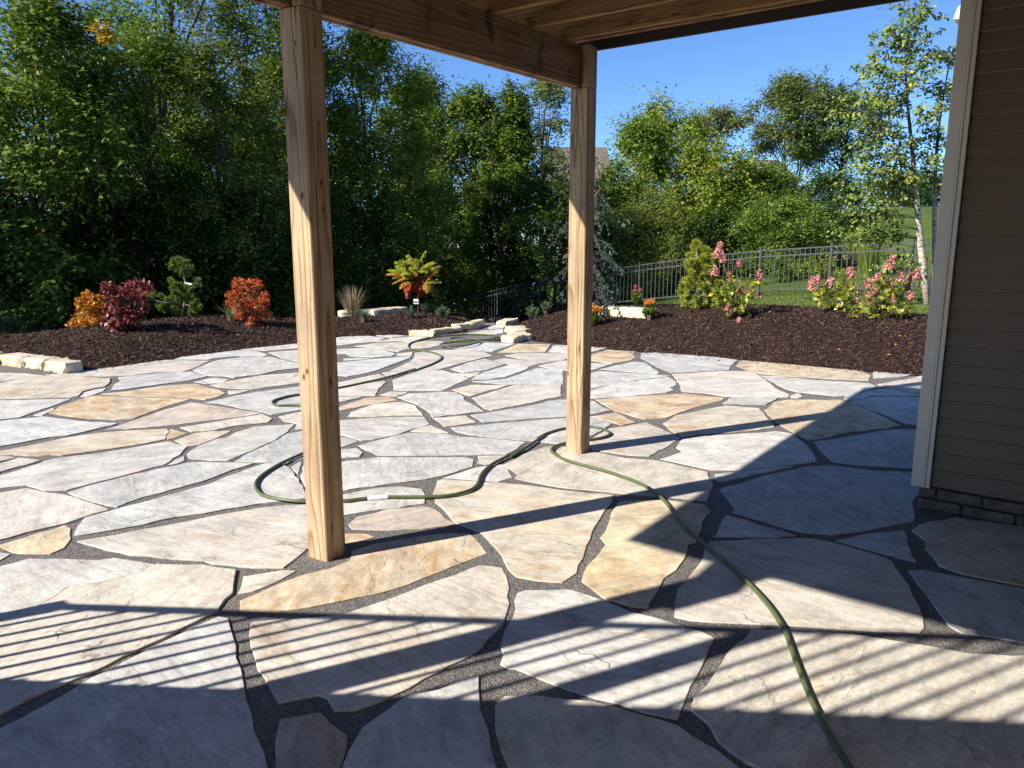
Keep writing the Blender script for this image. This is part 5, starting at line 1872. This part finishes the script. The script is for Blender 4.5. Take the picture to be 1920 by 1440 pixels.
br_ends = [(1692, 10), (1690, 40), (1720, 5), (1735, 20), (1750, 15), (1745, 60), (1640, 60), (1650, 80), (1660, 55), (1640, 120), (1600, 125), (1608, 130), (1620, 140), (1640, 155), (1660, 110), (1670, 140), (1750, 90), (1770, 95), (1780, 110), (1795, 90), (1720, 90), (1735, 120), (1755, 130),
           (1570, 180), (1580, 195), (1595, 180), (1610, 190), (1560, 215), (1555, 240), (1575, 235), (1600, 230), (1620, 215), (1640, 200), (1670, 190), (1690, 180), (1740, 170), (1760, 160), (1785, 150), (1730, 200), (1755, 210), (1775, 200), (1790, 180),
           (1600, 270), (1590, 290), (1620, 290), (1580, 320), (1575, 350), (1600, 345), (1640, 270), (1660, 290), (1650, 320), (1630, 340), (1680, 250), (1690, 300), (1720, 260), (1740, 280), (1760, 290), (1780, 260), (1740, 320), (1765, 340), (1700, 330),
           (1565, 370), (1570, 400), (1590, 390), (1620, 375), (1600, 415), (1560, 430), (1555, 450), (1580, 440), (1610, 440), (1640, 400), (1660, 370), (1670, 350), (1650, 345), (1625, 310), (1605, 320), (1635, 430), (1585, 455),
           (1720, 30), (1705, 70), (1680, 75), (1780, 330), (1790, 300), (1715, 150), (1700, 110), (1745, 240), (1765, 250), (1660, 240), (1645, 180), (1625, 250), (1675, 330), (1640, 500), (1655, 480)]
allp = [(p, k) for k, P in enumerate(stems) for p in smooth_path(P, 4)[4:]]
for px, py in br_ends:
    e = at(px, py, b.y + random.uniform(-0.75, 0.75))
    s = min((p for p, k in allp), key=lambda v: (v - e + UP * 0.35).length)
    twig(s, e, 0.008, 47, 0.12)
    for _ in range(3):
        f = s.lerp(e, random.uniform(0.45, 0.9)) + UP * 0.05
        e2 = f + Vector((random.gauss(0, .22), random.gauss(0, .25), random.gauss(0.0, .17)))
        twig(f, e2, 0.004, 13, 0.04)
mb.build('twig', M['bark'], birch, b, True)
P = np.array(LPt)
A = np.array(LD)
n = len(P)
V, Fc = leaves(P, A, unit(np.array([0, -0.4, 0.8]) + rng.normal(size=(n, 3)) * 0.6), 0.098 * (0.65 + 0.6 * rng.random(n)), 0.07 * (0.65 + 0.6 * rng.random(n)), 0.12)
np_obj('crown', V, Fc, LM['birch'], birch, b)


# ------------------------------------------------------------------ woods behind the garden
def wood_tree(px, ytop, wpx, Y, label, mat, n=70, per=150, L=0.13, shape='round', cb=0.4, rr=None, bark=None, squash=0.75, multi=1, zb=None, depth=None, limbs=14, name='leafy_tree', cat='tree'):
    t = at(px, ytop, Y)
    z = ground(t.x, Y) if zb is None else zb
    h = t.z - z
    w = wpx / F * Y
    rr = rr or (0.09 * w + 0.10, 0.17 * w + 0.16)
    return make_tree(name, label, (t.x, Y, z), h, w, cb, LM[mat], n, per, rr, L, L * 0.58, shape, 'trees of the wood behind the garden' if cat == 'tree' else None, cat, bark, limbs, 0.017 * h, squash, depth, multi)


wood_tree(25, 18, 330, 15.6, 'leafy tree with big bright leaves at the left edge', 'mid', 70, 330, 0.13, cb=0.3, rr=(0.4, 0.85))
wood_tree(255, -260, 460, 21.0, 'tallest dark tree reaching out of the top of the photo', 'mid', 100, 300, 0.13, cb=1.0, rr=(0.5, 1.1))
front_tree = wood_tree(265, 70, 250, 17.2, 'small leaved tree in front of the tallest dark tree', 'mid', 68, 440, 0.09, 'round', 0.3, rr=(0.3, 0.72))
wood_tree(425, 92, 280, 18.0, 'round glossy leaved tree just left of the near post', 'olive', 74, 440, 0.09, 'round', 0.3, rr=(0.3, 0.75))
wood_tree(478, 5, 250, 25.0, 'feathery tree rising behind the near post', 'grey', 60, 200, 0.12, 'flat', 3.0, rr=(0.4, 0.8))
wood_tree(680, 66, 260, 25.0, 'sunlit yellow green tree just right of the near post', 'lime', 90, 380, 0.125, 'round', 0.3, rr=(0.4, 0.95))
wood_tree(560, 60, 220, 23.0, 'tree mostly hidden behind the near post', 'mid', 100, 220, 0.12, 'round', 0.3)
wood_tree(748, 150, 150, 31.0, 'rounded tree filling the wood between the sunlit and narrow trees', 'mid', 70, 300, 0.13, 'round', 0.3, rr=(0.4, 0.8))
wood_tree(803, 152, 200, 37.0, 'narrow grey green tree beside the sunlit tree', 'grey', 110, 240, 0.15, 'spire', 0.3)
wood_tree(880, 172, 185, 36.0, 'dense tree with a blunt twin top below the beam', 'mid', 130, 240, 0.15, 'round', 0.3, rr=(0.4, 0.75))
wood_tree(952, 160, 200, 35.0, 'pointed tree with reddish tip below the beam', 'mid', 130, 240, 0.15, 'spire', 0.3, rr=(0.4, 0.75))
wood_tree(1022, 148, 150, 40.0, 'open airy tree half hidden by the far post', 'grey', 60, 150, 0.17, 'round', 5.0, rr=(0.45, 0.8))
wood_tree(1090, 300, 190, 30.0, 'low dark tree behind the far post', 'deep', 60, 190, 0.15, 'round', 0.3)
wood_tree(1198, 240, 150, 33.0, 'bright green tree right of the far post', 'mid', 70, 200, 0.16, 'round', 0.4)
wood_tree(1262, 198, 230, 36.0, 'tall yellow green tree right of centre', 'lime', 90, 210, 0.16, 'round', 0.4)
wood_tree(1348, 210, 130, 44.0, 'flat topped feathery tree against the sky', 'grey', 40, 110, 0.16, 'round', 6.0, rr=(0.35, 0.8), squash=0.45)
wood_tree(1335, 275, 190, 32.0, 'golden tinged tree in front of the flat topped tree', 'lime', 80, 200, 0.15, 'round', 0.3)
wood_tree(1425, 318, 190, 33.0, 'dense green tree below the gap of sky', 'mid', 80, 200, 0.15, 'round', 0.3)
wood_tree(1505, 155, 175, 46.0, 'tall pale stemmed tree with open crown left of the birch', 'grey', 120, 150, 0.17, 'round', 3.4, rr=(0.4, 0.95), bark=M['bark_pale'], multi=3, limbs=36)
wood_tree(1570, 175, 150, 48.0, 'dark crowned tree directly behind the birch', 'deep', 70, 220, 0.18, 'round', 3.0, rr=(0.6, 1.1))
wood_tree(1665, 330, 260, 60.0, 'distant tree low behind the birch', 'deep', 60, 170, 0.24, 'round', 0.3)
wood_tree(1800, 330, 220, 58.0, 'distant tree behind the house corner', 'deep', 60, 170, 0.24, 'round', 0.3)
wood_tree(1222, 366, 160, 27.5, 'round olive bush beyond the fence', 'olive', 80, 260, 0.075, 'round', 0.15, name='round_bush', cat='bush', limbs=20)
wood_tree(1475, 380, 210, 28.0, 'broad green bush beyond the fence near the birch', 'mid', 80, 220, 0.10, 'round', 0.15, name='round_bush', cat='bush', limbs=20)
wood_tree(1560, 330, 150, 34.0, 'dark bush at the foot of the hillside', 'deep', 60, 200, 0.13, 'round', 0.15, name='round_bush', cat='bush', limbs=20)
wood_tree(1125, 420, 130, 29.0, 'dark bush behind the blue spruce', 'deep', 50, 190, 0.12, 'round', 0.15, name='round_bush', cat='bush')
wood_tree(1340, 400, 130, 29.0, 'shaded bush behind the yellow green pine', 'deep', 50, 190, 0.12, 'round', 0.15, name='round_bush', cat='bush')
# undergrowth along the edge of the wood
ug = [(-40, 330, 15.8, 'at the left edge of the photo'), (110, 340, 16.2, 'behind the orange shrub'), (230, 350, 16.6, 'behind the maroon shrub'), (350, 340, 17.0, 'behind the small pine'), (470, 350, 17.6, 'behind the scarlet bush'),
      (590, 360, 20.0, 'behind the near post'), (690, 370, 23.0, 'behind the straw grass'), (780, 380, 38.0, 'behind the sumac'), (880, 390, 38.5, 'behind the left end of the fence'), (980, 400, 36.0, 'behind the fence left of the far post')]
for px, yt, Y, where in ug:
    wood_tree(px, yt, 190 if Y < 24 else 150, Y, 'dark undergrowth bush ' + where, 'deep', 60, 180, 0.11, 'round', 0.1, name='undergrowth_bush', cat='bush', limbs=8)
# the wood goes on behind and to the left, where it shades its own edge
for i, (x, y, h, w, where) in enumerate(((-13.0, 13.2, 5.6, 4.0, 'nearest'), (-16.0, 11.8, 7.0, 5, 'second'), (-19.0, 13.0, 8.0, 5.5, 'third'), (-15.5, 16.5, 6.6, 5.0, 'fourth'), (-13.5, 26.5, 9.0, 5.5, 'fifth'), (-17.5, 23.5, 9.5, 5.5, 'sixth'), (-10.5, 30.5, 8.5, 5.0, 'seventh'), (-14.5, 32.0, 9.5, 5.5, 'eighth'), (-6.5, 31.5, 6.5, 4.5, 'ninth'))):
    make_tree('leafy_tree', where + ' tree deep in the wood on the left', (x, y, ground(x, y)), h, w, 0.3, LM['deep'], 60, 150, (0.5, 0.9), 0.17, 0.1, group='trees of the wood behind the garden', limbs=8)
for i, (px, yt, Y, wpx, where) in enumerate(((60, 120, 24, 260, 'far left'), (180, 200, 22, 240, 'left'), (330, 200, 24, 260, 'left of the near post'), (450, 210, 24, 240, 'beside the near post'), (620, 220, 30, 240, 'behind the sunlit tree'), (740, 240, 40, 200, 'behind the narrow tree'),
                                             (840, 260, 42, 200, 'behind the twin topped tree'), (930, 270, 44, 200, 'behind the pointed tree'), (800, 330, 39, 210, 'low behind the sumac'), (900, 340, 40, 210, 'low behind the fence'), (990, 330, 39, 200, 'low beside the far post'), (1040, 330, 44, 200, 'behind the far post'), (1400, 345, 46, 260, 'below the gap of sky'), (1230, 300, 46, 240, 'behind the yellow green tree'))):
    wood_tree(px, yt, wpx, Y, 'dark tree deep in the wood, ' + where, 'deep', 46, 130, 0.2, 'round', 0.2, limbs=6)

# yellow autumn twig hanging in the tallest tree
C = [tuple(at(px, py, 15.4 + random.uniform(-.1, .1))) for px, py in ((190, 46), (186, 56), (193, 62), (203, 66), (199, 73), (189, 66), (208, 64), (194, 78))]
V, Fc = spray_leaves(C, [0.13] * len(C), 40, 0.10, 0.055)
yt_ = np_obj('yellow_leaves', V, Fc, LM['yellow'], front_tree, C[0])
yt_['label'] = 'small patch of yellow autumn leaves'

# ------------------------------------------------------------------ houses far behind


def far_house(label, px0, px1, yr, Y, hwall, ridge, gable):
    a, b = at(px0, yr, Y), at(px1, yr, Y)
    w = b.x - a.x
    c = (a.x + b.x) / 2
    zr = a.z
    ze = zr - ridge
    o = empty('distant_house', (c, Y, ze - hwall), label, 'house')
    d = 9.0
    mb = MB()
    x0, x1, y0, y1 = c - w / 2, c + w / 2, Y, Y + d
    z0 = ze - hwall
    mb.add([(x0, y0, z0), (x1, y0, z0), (x1, y1, z0), (x0, y1, z0), (x0, y0, ze), (x1, y0, ze), (x1, y1, ze), (x0, y1, ze)], [(0, 1, 5, 4), (1, 2, 6, 5), (2, 3, 7, 6), (3, 0, 4, 7)])
    mb.build('wall', M['house_wall'], o, (c, Y, z0))
    mb = MB()
    e = 0.4
    ym = (y0 + y1) / 2
    hp_ = 0.0 if gable else w * 0.22
    mb.add([(x0 - e, y0 - e, ze - 0.12), (x1 + e, y0 - e, ze - 0.12), (x1 + e, y1 + e, ze - 0.12), (x0 - e, y1 + e, ze - 0.12), (x0 - e + hp_, ym, zr), (x1 + e - hp_, ym, zr)],
           [(0, 1, 5, 4), (2, 3, 4, 5), (1, 2, 5), (3, 0, 4), (3, 2, 1, 0)])
    mb.build('roof', M['roof'], o, (c, Y, ze))
    n = max(2, int(w / 3))
    for i in range(n):
        x = x0 + w * (i + 0.5) / n
        wn_ = board('window', o, M['white'], (x, Y - 0.02, ze - 1.5), Vector((1, 0, 0)), UP, (1.1, 0.08, 1.4), 0.0)
        board('pane', wn_, M['pane'], (x, Y - 0.05, ze - 1.5), Vector((1, 0, 0)), UP, (0.92, 0.06, 1.22), 0.0)
    return o


far_house('distant house with brown roof behind the far post', 1035, 1142, 264, 62, 6.5, 3.0, True)
far_house('distant house with dark roof in the gap of sky', 1385, 1500, 292, 85, 6.0, 2.6, False)

# ------------------------------------------------------------------ grass blades on the lawn in view
n = 42000
X = rng.uniform(-1.5, 12.5, n)
Yy = rng.uniform(12.8, 23.5, n)
keep = (X < 0.60 * Yy) & (Yy > 15.0 - 0.33 * np.maximum(0, X - 2))
X, Yy = X[keep], Yy[keep]
pts = []
for x, y in zip(X, Yy):
    h = BVH.ray_cast(Vector((x, y, 30)), Vector((0, 0, -1)))
    pts.append(h[0].z if h[2] is not None else 0)
P = np.stack([X, Yy, np.array(pts)], 1)
n = len(P)
A = unit(np.stack([rng.normal(0, 0.35, n), rng.normal(0, 0.35, n), np.ones(n)], 1))
V, Fc = leaves(P, A, rdir(n), 0.03 + 0.045 * rng.random(n), np.full(n, 0.010), 0.0)
gr = np_obj('lawn_grass', V, Fc, LM['blade'])
tag(gr, 'short grass of the lawn behind the right bed', 'grass', kind='stuff')

# fallen leaves on the mulch
for i, (px, py) in enumerate(((1569, 659), (1663, 669), (1676, 650), (1685, 634), (1253, 655))):
    p = foot(px, py)
    V, Fc = leaves(np.array([[p.x, p.y, p.z + 0.025]]), np.array([[1.0, 0.3 * i - 0.5, 0.15]]), np.array([[0.1, -0.5, 1.0]]), [0.045], [0.03], 0.2)
    o = np_obj('fallen_leaf', V, Fc, LM['petal_o'], None, (p.x, p.y, p.z + 0.02))
    tag(o, ('orange fallen leaf in the middle of the right mulch', 'orange fallen leaf lowest near the house corner', 'orange fallen leaf near the house corner, middle of three', 'orange fallen leaf below the rightmost hydrangea', 'orange fallen leaf at the patio edge of the right bed')[i], 'leaf', 'fallen leaves on the mulch')

print('tris', sum(len(m.loop_triangles) if m.loop_triangles else sum(len(p.vertices) - 2 for p in m.polygons) for m in bpy.data.meshes))
